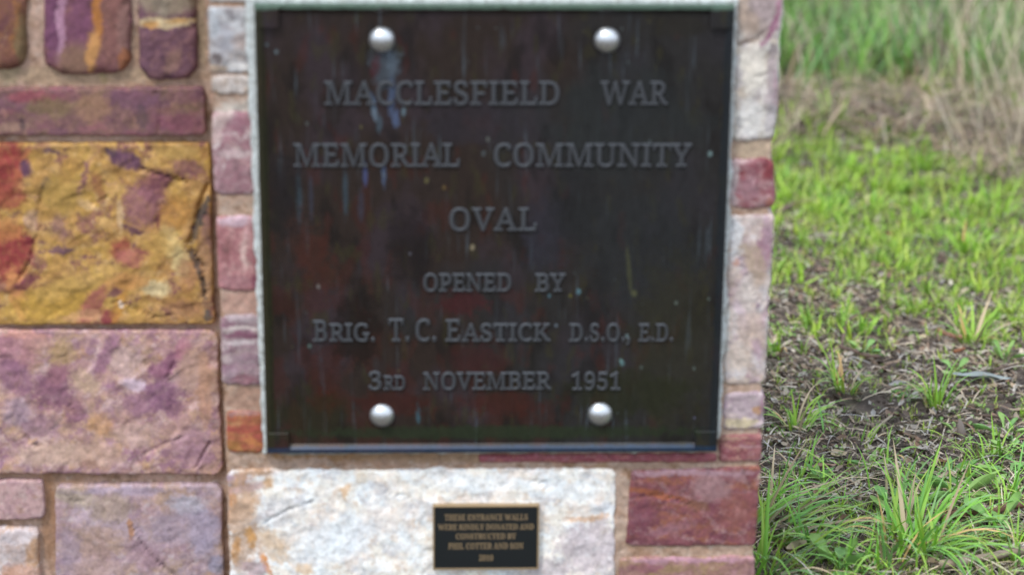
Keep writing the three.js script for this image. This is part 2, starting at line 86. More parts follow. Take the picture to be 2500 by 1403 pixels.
const D_pillar = [{"q":[[-363.0,947.2],[-312.4,947.3],[-313.0,907.2],[-364.4,907.1]],"c":"#c3bdb8","amp":2,"s":30,"r":5,"er":5,"en":2,"l":[["#e0dcd8",18,1,1,0,0.1,0.1,0.7],["#9a8a80",12,1,1,0,0.3,0.1,0.6]],"p":[],"k":[],"d":0.12},{"q":[[-366.6,901.8],[-313.2,901.9],[-314.1,814.0],[-366.4,814.0]],"c":"#b9b4b6","amp":4,"s":30,"r":7,"er":7,"en":2.5,"l":[["#d0d2d6",30,1.4,0.7,-20,0.05,0.15,0.8],["#a8988f",26,1.4,0.7,10,0.18,0.12,0.7],["#cfaf9c",14,1.6,0.7,0,0.3,0.1,0.5]],"p":[[-347,862,16.1,22.6,-20,"#a8a6b0",0.7,0.5],[-355,833,7.5,7.9,0,"#6b5856",0.85,0.5],[-338,892,4.8,6.8,0,"#7d7478",0.7,0.5],[-324,857,15.0,11.3,0,"#c2aca4",0.7,0.5],[-330,825,18.3,5.6,8,"#e6e0dc",0.95,0.5],[-322,814,16.1,3.9,0,"#c2925e",0.85,0.5],[-356,819,14.0,5.1,0,"#c6a684",0.7,0.5],[-359,878,8.6,22.6,0,"#ccd2d8",0.7,0.5]],"k":[[2.1,4,[[-360,836],[-350,831],[-342,825]]]],"d":0.12,"m":0.95},{"q":[[-365.5,811.8],[-313.1,811.8],[-312.7,785.8],[-365.3,785.8]],"c":"#c5b5ab","amp":2.5,"s":22,"r":9,"er":7,"en":4,"l":[["#ddd2cc",18,1.4,0.7,0,0.1,0.1,0.8],["#a98a6a",12,1.3,1,0,0.28,0.1,0.7]],"p":[[-341,784,32.2,4.5,0,"#a58058",0.8,1]],"k":[],"d":0.12},{"q":[[-366.0,763.9],[-310.7,763.9],[-312.2,649.3],[-366.1,649.4]],"c":"#ab7c84","amp":3,"s":35,"r":10,"er":8,"en":2,"l":[["#dac9c5",11,1,1,0,0.12,0.1,0.85],["#9c6672",26,1,1,0,0.1,0.12,0.7],["#c7a099",16,1.4,0.7,20,0.2,0.1,0.6]],"p":[[-329,749,11.8,16.9,0,"#a56a7c",0.7,0.5],[-353,749,9.7,28.2,30,"#d8c2b8",0.6,0.5],[-339,677,26.9,22.6,0,"#a0727a",0.75,0.5],[-338,707,26.9,6.8,0,"#d2bab8",0.6,0.5]],"k":[],"d":0.12},{"q":[[-363.8,622.4],[-311.9,622.3],[-312.0,516.8],[-365.0,517.0]],"c":"#b6787a","amp":3,"s":40,"r":8,"er":8,"en":2,"l":[["#a46468",22,0.7,1.8,10,0.1,0.12,0.8],["#d0a09a",14,0.6,2.2,6,0.2,0.1,0.7]],"p":[[-338,615,24.7,7.9,0,"#dcbcc8",0.9,0.5],[-327,575,4.8,33.8,3,"#dcb8ae",0.9,0.4],[-352,575,7.5,19.2,0,"#95585a",0.8,0.5],[-341,530,26.9,10.1,0,"#b07a80",0.6,0.5],[-323,604,5.4,16.9,10,"#cf9a9c",0.7,0.5],[-318,530,3.8,11.3,0,"#8a4058",0.8,0.5]],"k":[],"d":0.12},{"q":[[-364.4,484.6],[-308.6,484.4],[-309.0,382.4],[-364.4,382.6]],"c":"#a3868c","amp":3,"s":28,"r":9,"er":8,"en":3,"l":[["#cdb9b8",16,2.6,0.4,2,0.12,0.1,0.75],["#8c5a70",24,2.4,0.5,0,0.16,0.1,0.8],["#b09a92",12,2,0.6,0,0.2,0.1,0.6]],"p":[[-334,478,26.9,6.8,0,"#b7a4a8",0.8,0.5],[-335,465,29.0,2.8,1,"#dccac4",0.95,0.4],[-335,455,29.0,4.5,0,"#8a5068",0.9,0.4],[-338,444,21.5,3.4,-2,"#cfc0c0",0.8,0.5],[-330,419,23.6,11.3,0,"#a2828e",0.7,0.5],[-331,392,21.5,9.0,0,"#9a606c",0.8,0.5],[-353,404,14.0,9.0,0,"#ab8a98",0.7,0.5]],"k":[],"d":0.12},{"q":[[-360.6,346.3],[-310.0,346.1],[-309.4,284.1],[-360.3,284.4]],"c":"#b6683e","amp":2.5,"s":30,"r":8,"er":7,"en":2,"l":[["#b24c40",18,2.8,0.5,0,0.06,0.1,0.85],["#c98a4c",14,2.4,0.5,-4,0.16,0.1,0.8],["#8f5a30",11,2.2,0.6,0,0.28,0.08,0.7]],"p":[[-335,343,26.9,4.5,0,"#a87c78",0.8,0.5],[-333,321,26.9,6.8,2,"#b44a40",0.8,0.5],[-350,330,10.7,4.5,0,"#c58a58",0.7,0.5],[-351,293,16.1,7.9,0,"#a8742c",0.8,0.5],[-323,301,16.1,5.1,15,"#d0803e",0.8,0.5]],"k":[],"d":0.12},{"q":[[-18.6,280.3],[308.1,280.5],[308.6,266.5],[-17.5,267.5]],"c":"#a85f6a","amp":2,"s":20,"r":4,"er":5,"en":1.5,"l":[["#8e4650",12,3,0.6,0,0.1,0.1,0.8],["#c08272",10,2.4,0.6,0,0.2,0.1,0.7],["#c79aa4",8,2,0.6,0,0.3,0.08,0.6]],"p":[],"k":[]},{"q":[[-359.5,258.9],[169.6,259.3],[172.2,49.0],[-363.6,52.8]],"c":"#f1e9dc","amp":2.4,"s":40,"r":12,"er":5,"en":5,"rel":"lump","l":[["#e7eff4",46,1.4,0.8,-30,0,0.16,0.9],["#e6d6cb",50,1,1,0,0.12,0.14,0.8],["#c9cad0",30,1.3,0.8,-30,0.22,0.1,0.7],["#d8bfa8",16,1,1,0,0.32,0.08,0.7],["#b9b2b8",9,1.3,0.7,-30,0.38,0.06,0.6],["#f3f2f0",12,1,1,0,0.3,0.06,0.7]],"p":[[-349,246,21.5,11.3,0,"#a88a9c",0.95,0.6],[-324,258,32.2,9.0,0,"#b98d68",0.9,0.7],[-342,218,26.9,33.8,0,"#c0966e",0.9,0.7],[-359,203,10.7,33.8,0,"#bd7f44",0.9,0.8],[-336,233,32.2,6.8,-10,"#c4a09c",0.8,0.5],[-305,240,9.7,11.3,0,"#c38f4e",0.8,0.5],[-343,166,24.7,62.0,0,"#bb9a80",0.9,0.8],[-352,141,7.5,22.6,0,"#b8813c",0.8,1],[-332,159,8.6,16.9,-20,"#c28a3c",0.85,1],[-311,119,5.9,24.8,-20,"#cb7f24",0.95,0.7],[-299,147,16.1,33.8,-30,"#cfae88",0.75,0.9],[-328,112,21.5,16.9,0,"#b0969c",0.8,0.8],[-286,196,26.9,22.6,-20,"#c8c2c0",0.7,0.9],[-315,190,21.5,6.8,-35,"#b3aaaa",0.7,0.9],[-199,226,5.9,13.5,0,"#dcb68c",0.9,0.6],[-179,245,10.7,11.3,0,"#e0c8a8",0.6,0.5],[-152,183,32.2,28.2,-20,"#ecdcd0",0.7,0.5],[-214,152,64.4,33.8,-20,"#dfe7ee",0.7,0.5],[139,141,51.0,45.1,0,"#c6b8bc",0.9,0.8],[130,184,32.2,6.2,-6,"#d4ab88",0.85,1],[152,200,21.5,9.0,-15,"#c9ccd4",0.7,0.5],[112,225,43.0,13.5,0,"#eef2f4",0.7,0.5],[80,107,32.2,16.9,0,"#c3b6ba",0.8,0.9],[-260,112,14.0,9.0,0,"#d6ae7c",0.7,0.5],[-12,238,75.2,13.5,0,"#eef4f8",0.6,0.5]],"k":[[2.1,3,[[-315,178],[-281,199],[-247,211]]],[1.6,3,[[-152,226],[-113,217]]],[2.1,3,[[50,243],[78,237]]]],"mic":0.2,"m":1.22,"d":0.1},{"q":[[189.9,254.9],[369.6,260.1],[366.8,141.2],[186.0,141.1]],"c":"#96595e","amp":3,"s":45,"r":6,"er":5,"en":2.5,"l":[["#7f4654",30,2,0.6,8,0.04,0.12,0.8],["#a5684c",24,2.2,0.6,10,0.14,0.1,0.75],["#b88f90",18,1.4,0.9,-20,0.2,0.1,0.7],["#6f3c4c",9,2.4,0.6,6,0.32,0.06,0.5],["#c4a4a0",7,1,1,0,0.38,0.06,0.5]],"p":[[225,221,48.3,5.6,10,"#ab623c",0.85,0.5],[303,230,32.2,22.6,0,"#b0888a",0.85,0.6],[274,251,91.3,5.6,0,"#bd98a2",0.85,0.5],[282,202,21.5,7.9,20,"#94664c",0.7,0.5],[209,187,21.5,22.6,0,"#84485a",0.7,0.5],[249,168,32.2,7.9,-10,"#a0707c",0.6,0.5],[339,192,26.9,28.2,-30,"#9c6058",0.7,0.5],[221,150,32.2,4.5,0,"#7c4450",0.8,0.5],[368,245,3.8,5.6,0,"#d8c0a8",0.9,0.5],[370,229,3.2,4.5,0,"#dcc8b0",0.9,0.5]],"k":[[1.6,3,[[194,215],[236,218],[282,202]]]],"m":0.9},{"q":[[177.3,123.6],[366.4,124.9],[366.2,47.6],[180.2,48.9]],"c":"#a57c72","amp":3,"s":35,"r":7,"er":5,"en":3,"l":[["#b88a92",30,2,0.6,0,0.06,0.12,0.8],["#a98c62",26,1.6,0.8,0,0.14,0.1,0.8],["#8c5c62",18,2,0.6,0,0.22,0.1,0.6],["#d8bca8",8,1,1,0,0.36,0.06,0.5]],"p":[[273,120,91.3,4.5,0,"#c494a4",0.9,0.4],[216,109,26.9,7.9,0,"#9c5e6c",0.7,0.5],[251,106,21.5,6.8,0,"#b09468",0.7,0.5]],"k":[]},{"q":[[307.7,948.5],[370.0,948.6],[367.1,724.7],[310.3,723.1]],"c":"#d8d0c8","amp":4,"s":40,"r":8,"er":8,"en":3,"l":[["#eae4da",40,0.8,1.3,10,0.0,0.14,0.85],["#cdbba8",22,1.2,0.8,-20,0.14,0.1,0.75],["#b4aab0",24,0.7,1.6,10,0.16,0.1,0.7],["#9f928e",12,1.3,0.7,-25,0.32,0.08,0.6]],"p":[[337,895,30.1,41.7,0,"#ac9a92",0.95,0.5],[347,906,21.5,28.2,0,"#b5a0a4",0.6,0.5],[327,879,14.0,16.9,20,"#bca492",0.7,0.5],[358,878,4.8,24.8,25,"#94607a",0.95,0.5],[348,858,4.8,14.7,35,"#a06a84",0.9,0.6],[361,847,6.4,9.0,0,"#7f7278",0.8,0.5],[365,901,4.3,22.6,0,"#b07a90",0.8,0.5],[323,855,18.3,4.5,-12,"#a48c7c",0.7,0.5],[335,820,18.3,33.8,0,"#efe6d8",0.8,0.5],[359,804,8.6,39.5,5,"#b3a2a6",0.8,0.5],[365,787,5.4,33.8,0,"#a8848e",0.6,0.5],[332,754,19.3,28.2,0,"#efece8",0.8,0.5],[359,754,7.5,28.2,0,"#b4acb0",0.8,0.5],[319,748,3.8,14.7,0,"#a8a4a4",0.7,0.5],[318,901,7.5,22.6,0,"#d2b8a4",0.6,0.5]],"k":[[1.6,3,[[312,850],[338,860],[351,874]]],[1.6,2.5,[[335,809],[362,814]]]]},{"q":[[308.0,699.7],[368.2,700.8],[373.0,631.0],[308.6,630.0]],"c":"#99646c","amp":3.5,"s":34,"r":12,"er":9,"en":2.5,"l":[["#8a4048",22,1,1.6,35,0.06,0.12,0.8],["#c8a4a4",14,0.6,2,38,0.14,0.1,0.75],["#a8706c",12,1,1,0,0.2,0.1,0.6]],"p":[[314,665,7.5,33.8,0,"#cdbcbc",0.9,0.6],[362,687,9.7,13.5,0,"#883c42",0.9,0.5],[346,690,12.9,10.1,0,"#8c4a54",0.7,0.5],[318,696,12.9,5.1,0,"#d0b4b4",0.8,0.5],[336,659,16.1,16.9,0,"#a8808a",0.6,0.5],[367,640,6.4,7.9,0,"#9c6650",0.7,0.5]],"k":[]},{"q":[[309.5,620.9],[371.7,624.2],[369.3,382.1],[312.2,378.8]],"c":"#cfbbb3","amp":3.5,"s":50,"r":8,"er":8,"en":3,"l":[["#ddd9dc",50,0.8,1.3,0,0.06,0.14,0.85],["#c4ac96",36,0.8,1.3,20,0.12,0.12,0.7],["#b494a0",26,0.8,1.4,10,0.18,0.1,0.7],["#e0cfc4",12,1,1,0,0.26,0.08,0.6],["#9f868c",7,1,1.3,0,0.4,0.06,0.4]],"p":[[320,597,10.7,33.8,0,"#dcdde0",0.85,0.6],[340,617,26.9,5.6,0,"#d8c6be",0.7,0.5],[359,574,14.0,36.1,5,"#a57a8a",0.9,0.6],[363,603,8.6,22.6,0,"#b393a0",0.8,0.5],[348,557,14.0,28.2,-20,"#c2ac94",0.8,0.5],[324,557,5.4,5.6,0,"#cf9a84",0.8,0.5],[355,496,3.8,5.1,0,"#8f7884",0.85,1],[337,511,16.1,28.2,0,"#d6cbc4",0.7,0.5],[332,482,6.4,28.2,-20,"#c7b2bc",0.7,0.5],[344,464,21.5,22.6,0,"#d0b8ac",0.7,0.5],[356,434,7.5,16.9,-20,"#bb9cac",0.7,0.5],[329,423,19.3,22.6,0,"#dccabc",0.8,0.5],[314,464,3.2,50.7,0,"#d8dcd8",0.8,0.5]],"k":[[1.6,2.5,[[324,568],[342,528],[354,499]]]]},{"q":[[314.2,371.6],[369.2,372.6],[370.5,317.3],[312.5,313.9]],"c":"#bca8ae","amp":3,"s":28,"r":10,"er":8,"en":3.5,"l":[["#a88e9c",20,1.6,0.7,0,0.1,0.1,0.7],["#d2c2c0",12,1.4,0.7,0,0.2,0.1,0.7]],"p":[[360,345,7.5,7.9,0,"#bb8a54",0.85,0.5],[339,324,26.9,7.9,0,"#d6c6a0",0.9,0.5],[366,354,5.4,11.3,0,"#b88a9a",0.7,0.5],[327,336,10.7,5.6,0,"#cbb8b0",0.6,0.5]],"k":[]},{"q":[[309.4,306.6],[368.6,308.8],[368.1,268.6],[310.9,266.5]],"c":"#9c6064","amp":2.5,"s":22,"r":6,"er":6,"en":2,"l":[["#86444e",14,2.6,0.5,4,0.08,0.1,0.8],["#bd8f80",12,2.2,0.5,0,0.16,0.1,0.8],["#c49aa4",9,2,0.6,0,0.28,0.08,0.6]],"p":[[328,304,26.9,3.4,0,"#b5907c",0.8,0.5],[346,300,21.5,3.4,0,"#8c4c54",0.8,0.5],[352,290,21.5,2.3,0,"#c09aa0",0.7,0.5]],"k":[]}];
const D_words = [["MACCLESFIELD",-219.7,85.3,777.1,29.9],["WAR",136.0,222.8,777.2,29.9],["MEMORIAL",-260.8,-43.9,694.2,29.8],["COMMUNITY",-2.4,256.3,694.0,29.9],["OVAL",-60.4,57.2,606.7,29.9],["OPENED",-94.0,24.6,522.4,23.5],["BY",54.4,94.6,522.0,23.6],["B",-240.1,-219.4,452.2,28.4],["RIG.",-218.3,-155.8,452.1,23.9],["T.",-139.4,-109.5,452.0,30.8],["C.",-105.1,-73.5,451.8,30.2],["E",-64.3,-43.0,451.7,29.7],["ASTICK",-41.4,75.5,451.5,23.9],["D.S.O.,",101.2,184.4,451.0,24.0],["E.D.",193.8,242.0,450.8,23.9],["3",-168.0,-147.7,382.7,24.8],["RD",-146.6,-117.0,382.6,18.9],["NOVEMBER",-94.0,77.6,382.2,23.7],["1951",104.6,173.5,381.5,24.3]];
const D_small = [["THESE ENTRANCE WALLS",-65.0,49.6,186.4,8.7],["WERE KINDLY DONATED AND",-74.0,58.2,172.2,8.1],["CONSTRUCTED BY",-49.8,33.6,158.0,8.2],["PHIL COTTER AND SON",-60.0,43.9,143.0,8.8],["2010",-17.6,2.2,125.0,8.7]];
const D_smallPlate = [[-80.7,208.5],[65.7,208.3],[64.6,110.7],[-81.5,111.6]];
const D_stains = [[-140.4,828.0,18.3,33.6,0,"#59646f",0.75,1.2],[-153.5,825.3,6.4,16.8,10,"#5c2a34",0.6,0.8],[-132.6,830.7,7.5,14.6,0,"#748494",0.6,1.2],[-155.7,768.4,3.8,15.7,-8,"#8fa8bc",0.6,0.7],[-157.7,782.0,4.3,12.3,-14,"#6f8cb0",0.55,0.7],[-132.9,784.7,4.8,28.0,2,"#6c84ac",0.55,0.7],[-127.9,757.4,5.4,12.3,0,"#748cb8",0.55,0.8],[-117.8,766.7,2.7,6.7,0,"#8aa6b4",0.7,0.5],[-143.9,683.0,3.2,19.0,0,"#7088b0",0.5,0.7],[-168.3,683.0,3.2,19.0,0,"#5c6a9c",0.7,0.7],[-149.0,752.0,4.3,13.4,0,"#5c7280",0.6,0.8],[-255.1,646.9,3.8,44.8,0,"#4e626e",0.75,0.5],[-239.0,652.5,3.2,33.6,0,"#4c4f60",0.6,0.5],[-194.2,658.0,3.8,33.6,0,"#4a5c68",0.7,0.5],[-174.2,641.2,4.8,24.6,0,"#4a4c5c",0.6,0.7],[-229.1,399.9,3.2,56.0,-4,"#4f5058",0.75,0.5],[-100.7,346.0,3.2,19.0,0,"#4c6c78",0.8,0.6],[178.8,549.9,3.2,33.6,-6,"#78784c",0.85,0.5],[186.7,517.6,4.3,5.6,0,"#8a8a58",0.9,0.4],[-239.4,573.6,21.5,39.2,0,"#5c3026",0.5,1.2],[-260.3,601.9,16.1,33.6,0,"#4c302a",0.6,1.2],[-218.6,539.3,14.0,28.0,0,"#5a2e22",0.45,1.2],[-40.3,504.3,32.2,20.2,0,"#58262a",0.7,1.3],[-23.8,422.7,37.6,22.4,0,"#4c282a",0.7,1.3],[-220.7,411.6,21.5,39.2,0,"#4e2a26",0.6,1.3],[15.0,360.4,59.1,19.0,0,"#54261f",0.6,1.2],[-139.2,361.0,53.7,16.8,0,"#4c2620",0.8,1.3],[-227.0,364.4,21.5,16.8,0,"#542418",0.7,1.3],[67.1,595.7,32.2,56.0,0,"#3c3a46",0.7,1],[-30.2,752.0,69.8,33.6,0,"#3e3840",0.7,1],[171.2,751.9,107.4,78.4,0,"#33393a",0.6,1.1],[191.5,584.1,96.7,89.6,0,"#33373a",0.6,1.1],[239.3,439.4,59.1,134.4,0,"#3c3a2a",0.6,1],[186.0,374.6,85.9,33.6,0,"#303420",0.7,1.1],[-1.3,318.6,300.7,10.1,0,"#34402c",0.85,0.9],[-243.8,346.6,53.7,33.6,0,"#33331f",0.6,1.2],[-299.6,528.0,7.5,235.2,0,"#35331d",0.6,0.8],[-209.2,779.3,16.1,33.6,0,"#2c261f",0.6,1],[-181.7,470.0,32.2,56.0,0,"#241c1a",0.8,1.1],[104.1,640.8,32.2,67.2,0,"#2a2c2e",0.6,1],[-110.4,584.7,32.2,56.0,0,"#262024",0.6,1.1],[230.8,882.0,43.0,16.8,0,"#343028",0.6,1],[-275.2,652.5,21.5,61.6,0,"#242224",0.7,1.1]];
const D_dots = [[-279.5,845.6,2.7,3.6,0,"#8fa4ac",0.6,0.3],[-291.3,854.7,2.1,2.9,0,"#7c9098",0.6,0.3],[-28.6,582.3,3.2,4.4,0,"#c8b898",0.6,0.3],[-231.7,527.9,2.7,3.6,0,"#a8a4a0",0.6,0.3],[112.7,520.1,3.2,4.4,0,"#7fb4c4",0.6,0.3],[73.6,514.4,2.1,2.9,0,"#6f9cac",0.6,0.3],[101.9,514.4,2.1,2.9,0,"#8f8838",0.6,0.3],[172.8,417.9,3.2,4.4,0,"#86b4b8",0.6,0.3],[171.0,422.0,2.1,2.9,0,"#9cc",0.6,0.3],[280.6,710.0,3.2,4.4,0,"#a4c4c4",0.6,0.3],[83.5,472.1,2.1,2.9,0,"#9ab",0.6,0.3],[-4.7,632.5,2.1,2.9,0,"#ccb",0.6,0.3],[-88.6,674.1,3.2,4.4,0,"#8a8454",0.6,0.3],[-65.7,664.6,2.7,3.6,0,"#8c7444",0.6,0.3],[-172.8,746.5,2.1,2.9,0,"#8c8454",0.6,0.3],[-245.2,443.9,2.7,3.6,0,"#7c9890",0.6,0.3],[-8.9,730.0,2.7,3.6,0,"#8a9088",0.6,0.3],[178.4,457.2,2.1,2.9,0,"#9cb8bc",0.6,0.3],[-14.1,710.7,3.2,4.4,0,"#6a7478",0.6,0.3],[-242.3,750.9,2.1,2.9,0,"#7c8484",0.6,0.3],[272.9,338.4,1.6,2.2,0,"#88a",0.6,0.3],[-110.5,573.3,1.6,2.2,0,"#889",0.6,0.3],[286.2,509.3,1.6,2.2,0,"#8a9a90",0.6,0.3],[242.7,504.2,2.1,2.9,0,"#8a9a90",0.6,0.3],[198.8,411.9,2.1,2.9,0,"#6a7a74",0.6,0.3],[269.9,409.9,2.1,2.9,0,"#7a8a84",0.6,0.3]];
const D_tufts = [[0.643,-0.283,60,0.165,7,1.05,0.22,0],[0.678,-0.254,24,0.14,6,1.1,0.3,0],[0.602,-0.228,16,0.14,5,0.8,0,0],[0.443,-0.35,34,0.2,8,0.9,0.8,1],[0.426,-0.216,20,0.16,6,0.8,0.3,0],[0.454,-0.455,14,0.11,4,0.5,0.1,0],[0.497,-0.306,10,0.12,5,1.0,0.2,0],[0.649,-0.934,20,0.095,5,0.45,0.05,3],[0.539,-0.777,24,0.09,5,0.6,0.05,3],[0.799,-0.866,26,0.085,4,0.55,0,2],[0.931,-1.201,22,0.085,7,0.95,0.05,2],[0.853,-0.652,12,0.07,4,0.8,0,2],[0.821,-0.619,8,0.06,4,0.9,-0.2,2],[0.677,-0.662,5,0.055,6,0.5,0.2,2],[0.65,-0.706,6,0.07,4,0.6,0.3,2],[0.56,-1.136,10,0.06,5,0.6,0,2],[0.733,-1.242,6,0.05,8,0.6,0,2],[0.786,-1.976,14,0.1,6,0.5,0.1,2],[0.889,-2.005,14,0.09,6,0.6,0.1,2],[1.147,-1.946,20,0.13,6,0.5,0.1,2],[1.038,-1.724,16,0.11,6,0.6,0.1,2],[1.036,-2.251,14,0.1,8,0.5,0,2],[0.886,-2.555,18,0.12,7,0.6,0,2],[0.785,-0.232,10,0.1,4,0.8,-0.2,0],[0.534,-0.242,8,0.09,4,0.8,0.2,0],[0.516,-0.548,8,0.07,4,0.9,0.2,2],[0.833,-0.473,10,0.08,4,0.9,-0.2,2],[0.66,-0.46,8,0.12,5,0.6,0.2,0],[0.718,-0.361,12,0.12,5,0.9,0.4,0]];
const D_weeds = [[0.524,-0.219,5,0.06,0.02,0,1.0],[0.754,-0.549,8,0.065,0.013,1,0.25],[0.638,-0.437,4,0.05,0.019,2,1.0],[0.758,-0.474,7,0.075,0.013,1,0.45],[0.852,-0.552,7,0.05,0.014,2,0.4],[0.887,-0.729,6,0.045,0.011,0,0.5],[0.784,-0.328,3,0.07,0.025,0,1.0],[0.636,-0.604,8,0.045,0.011,1,0.35],[0.542,-0.551,7,0.032,0.009,1,0.9],[0.545,-0.215,4,0.06,0.022,0,0.3],[0.635,-0.392,4,0.05,0.022,2,0.5],[0.878,-0.643,6,0.04,0.013,0,0.5],[0.715,-1.135,4,0.035,0.014,0,0.8],[0.86,-1.021,4,0.035,0.013,0,0.8],[0.964,-1.071,5,0.045,0.009,0,0.9],[0.546,-0.613,4,0.016,0.009,0,0.6],[0.504,-0.606,4,0.014,0.009,0,0.6],[0.693,-0.53,6,0.04,0.011,1,0.3],[0.758,-0.914,6,0.035,0.008,1,0.4],[0.806,-0.757,5,0.03,0.007,1,0.6],[0.807,-0.302,5,0.045,0.016,2,0.5],[0.494,-0.485,5,0.03,0.012,0,0.6]];
const D_leaves = [[0.905,-0.975,0.115,0.016,-12,"#9aa3a4",0.25,"slender blue-grey fallen leaf lying on the bare brown soil"],[0.739,-0.662,0.032,0.02,-35,"#b3aaa2",0.2,"pale grey leaf scrap lying on bare soil beside the seed pod"],[0.816,-0.553,0.033,0.022,-70,"#b0a9a4",0.6,"crumpled pale grey leaf by a lobed weed"],[0.557,-0.597,0.062,0.012,8,"#a58474",0.5,"long pinkish brown curled leaf arching over dark soil"],[0.593,-0.653,0.03,0.022,10,"#a8977c",0.3,"broad tan leaf standing among short grass stems"],[0.512,-0.317,0.03,0.014,40,"#bda488",0.3,"small tan oval leaf under the long grass blades"],[0.472,-0.285,0.05,0.017,35,"#c3ae98",0.3,"pale tan leaf tucked under grass by the pillar foot"],[0.668,-0.217,0.05,0.02,-10,"#94806c",0.3,"dull brown leaf below the biggest grass clump"],[0.702,-0.222,0.04,0.016,35,"#a08a70",0.3,"light brown leaf touching the thick bark stick"],[0.767,-0.423,0.026,0.018,70,"#8c7864",0.4,"dark tan leaf standing against the curled bark strip"],[0.775,-0.41,0.022,0.016,20,"#c9c4c0",0.3,"nearly white leaf fragment above the curled bark strip"],[0.801,-0.248,0.035,0.022,20,"#b9b1aa",0.5,"pale curled leaf beside the thick bark stick"],[0.691,-0.549,0.022,0.016,10,"#a89684",0.2,"small tan leaf flat on the litter by the broad weed"],[0.749,-0.963,0.04,0.014,15,"#a39f9c",0.5,"grey curled leaf behind the short green clump"],[0.528,-0.423,0.018,0.0055,45,"#dc9a2c",0.2,"bright orange leaf tip caught in the grass"],[0.482,-0.565,0.03,0.012,30,"#a4988c",0.3,"grey leaf at the foot of the pillar"],[0.939,-0.819,0.05,0.014,-10,"#978676",0.3,"brown leaf beyond the small bright rosette weed"],[0.755,-0.611,0.03,0.01,-20,"#7c5c44",0.3,"reddish brown leaf scrap on open soil"],[0.652,-0.283,0.03,0.012,60,"#c08a4a",0.3,"amber dying leaf in the biggest grass clump"],[0.587,-0.453,0.03,0.016,100,"#8d7f74",0.4,"grey brown leaf among litter behind the big grass clump"],[0.983,-2.663,0.05,0.016,20,"#a89a88",0.3,"pale leaf on the matted dead grass bank"],[0.981,-2.502,0.03,0.014,20,"#b0503c",0.3,"reddish leaf on the short green grass"],[0.881,-1.834,0.04,0.014,10,"#a06a48",0.2,"rusty leaf lying on the fine short grass"],[1.067,-2.171,0.05,0.016,40,"#a39884",0.3,"cream leaf in the fine short grass near dry stalks"],[1.169,-2.004,0.05,0.016,10,"#c2b6a4",0.3,"cream leaf under the brighter grass clump"]];
const D_twigs = [[[[0.794,-1.366],[0.764,-1.35],[0.731,-1.321],[0.704,-1.265],[0.688,-1.199],[0.677,-1.144],[0.692,-1.131],[0.711,-1.11],[0.738,-1.089]],4.5,"#7d665c","bent grey brown twig forming an elbow on dark soil"],[[[0.66,-1.942],[0.698,-1.991],[0.735,-2.029],[0.779,-2.047]],7,"#8a7266","straight brown stick lying in the short grass by the pillar"],[[[0.786,-1.366],[0.801,-1.291],[0.807,-1.242]],2.5,"#a8967c","short pale stem leaning on the bent twig"],[[[0.691,-0.353],[0.724,-0.359],[0.757,-0.365],[0.784,-0.369],[0.813,-0.387],[0.849,-0.401]],7,"#8a5f50","reddish curled bark strip running behind the spoon-shaped leaves"],[[[0.665,-0.19],[0.71,-0.201],[0.749,-0.21],[0.782,-0.22],[0.822,-0.231]],7.5,"#a89484","thick pinkish bark stick at the grass edge"],[[[0.658,-0.721],[0.681,-0.767],[0.711,-0.817]],2.8,"#b5a692","short pale straw stick standing out on open litter"],[[[0.692,-0.202],[0.738,-0.246],[0.762,-0.271],[0.795,-0.279],[0.827,-0.279]],2,"#cfc6b8","long white dead stem bending over the litter"],[[[0.801,-2.992],[0.87,-3.138],[0.952,-3.291]],16,"#5f4c40","dark fallen branch end showing past the pillar"],[[[0.873,-1.241],[0.891,-1.215],[0.916,-1.202]],5,"#a87a66","pinkish bark piece beside the spreading bright tuft"],[[[0.877,-1.109],[0.902,-1.133]],4,"#a56a48","orange brown bark chip on dark soil"],[[[0.591,-0.515],[0.613,-0.531],[0.652,-0.563],[0.692,-0.595]],1.6,"#bdb09a","thin straw stem crossing the litter"],[[[0.52,-0.438],[0.568,-0.453],[0.607,-0.453],[0.644,-0.443]],1.8,"#c8b9a0","long pale straw lying across behind the grass clump"],[[[0.615,-1.074],[0.637,-1.023],[0.645,-0.983]],2,"#a89a86","grey straw behind the upright grass clump"],[[[0.748,-1.022],[0.769,-0.992],[0.756,-0.943],[0.74,-0.937]],2,"#b0a28e","hooked pale straw on open soil"],[[[0.927,-1.006],[0.956,-1.02],[0.993,-1.05]],2.5,"#7f6c60","thin brown stick past the blue-grey leaf tip"],[[[0.849,-0.798],[0.876,-0.792],[0.93,-0.779]],2.5,"#6f5d52","dark straight stick behind the seed pod"],[[[1.021,-3.138],[1.163,-3.203],[1.328,-3.314]],5,"#b39f82","long pale dead cane lying on the straw bank"],[[[1.178,-2.993],[1.284,-3.097],[1.383,-3.204]],6,"#a8946e","olive dead cane resting on the straw near dry stalks"],[[[0.411,-0.321],[0.45,-0.35],[0.493,-0.386]],1.8,"#8f7a68","thin brown stem poking out from behind the pillar"]];
const D_pod = [0.813,-0.72];

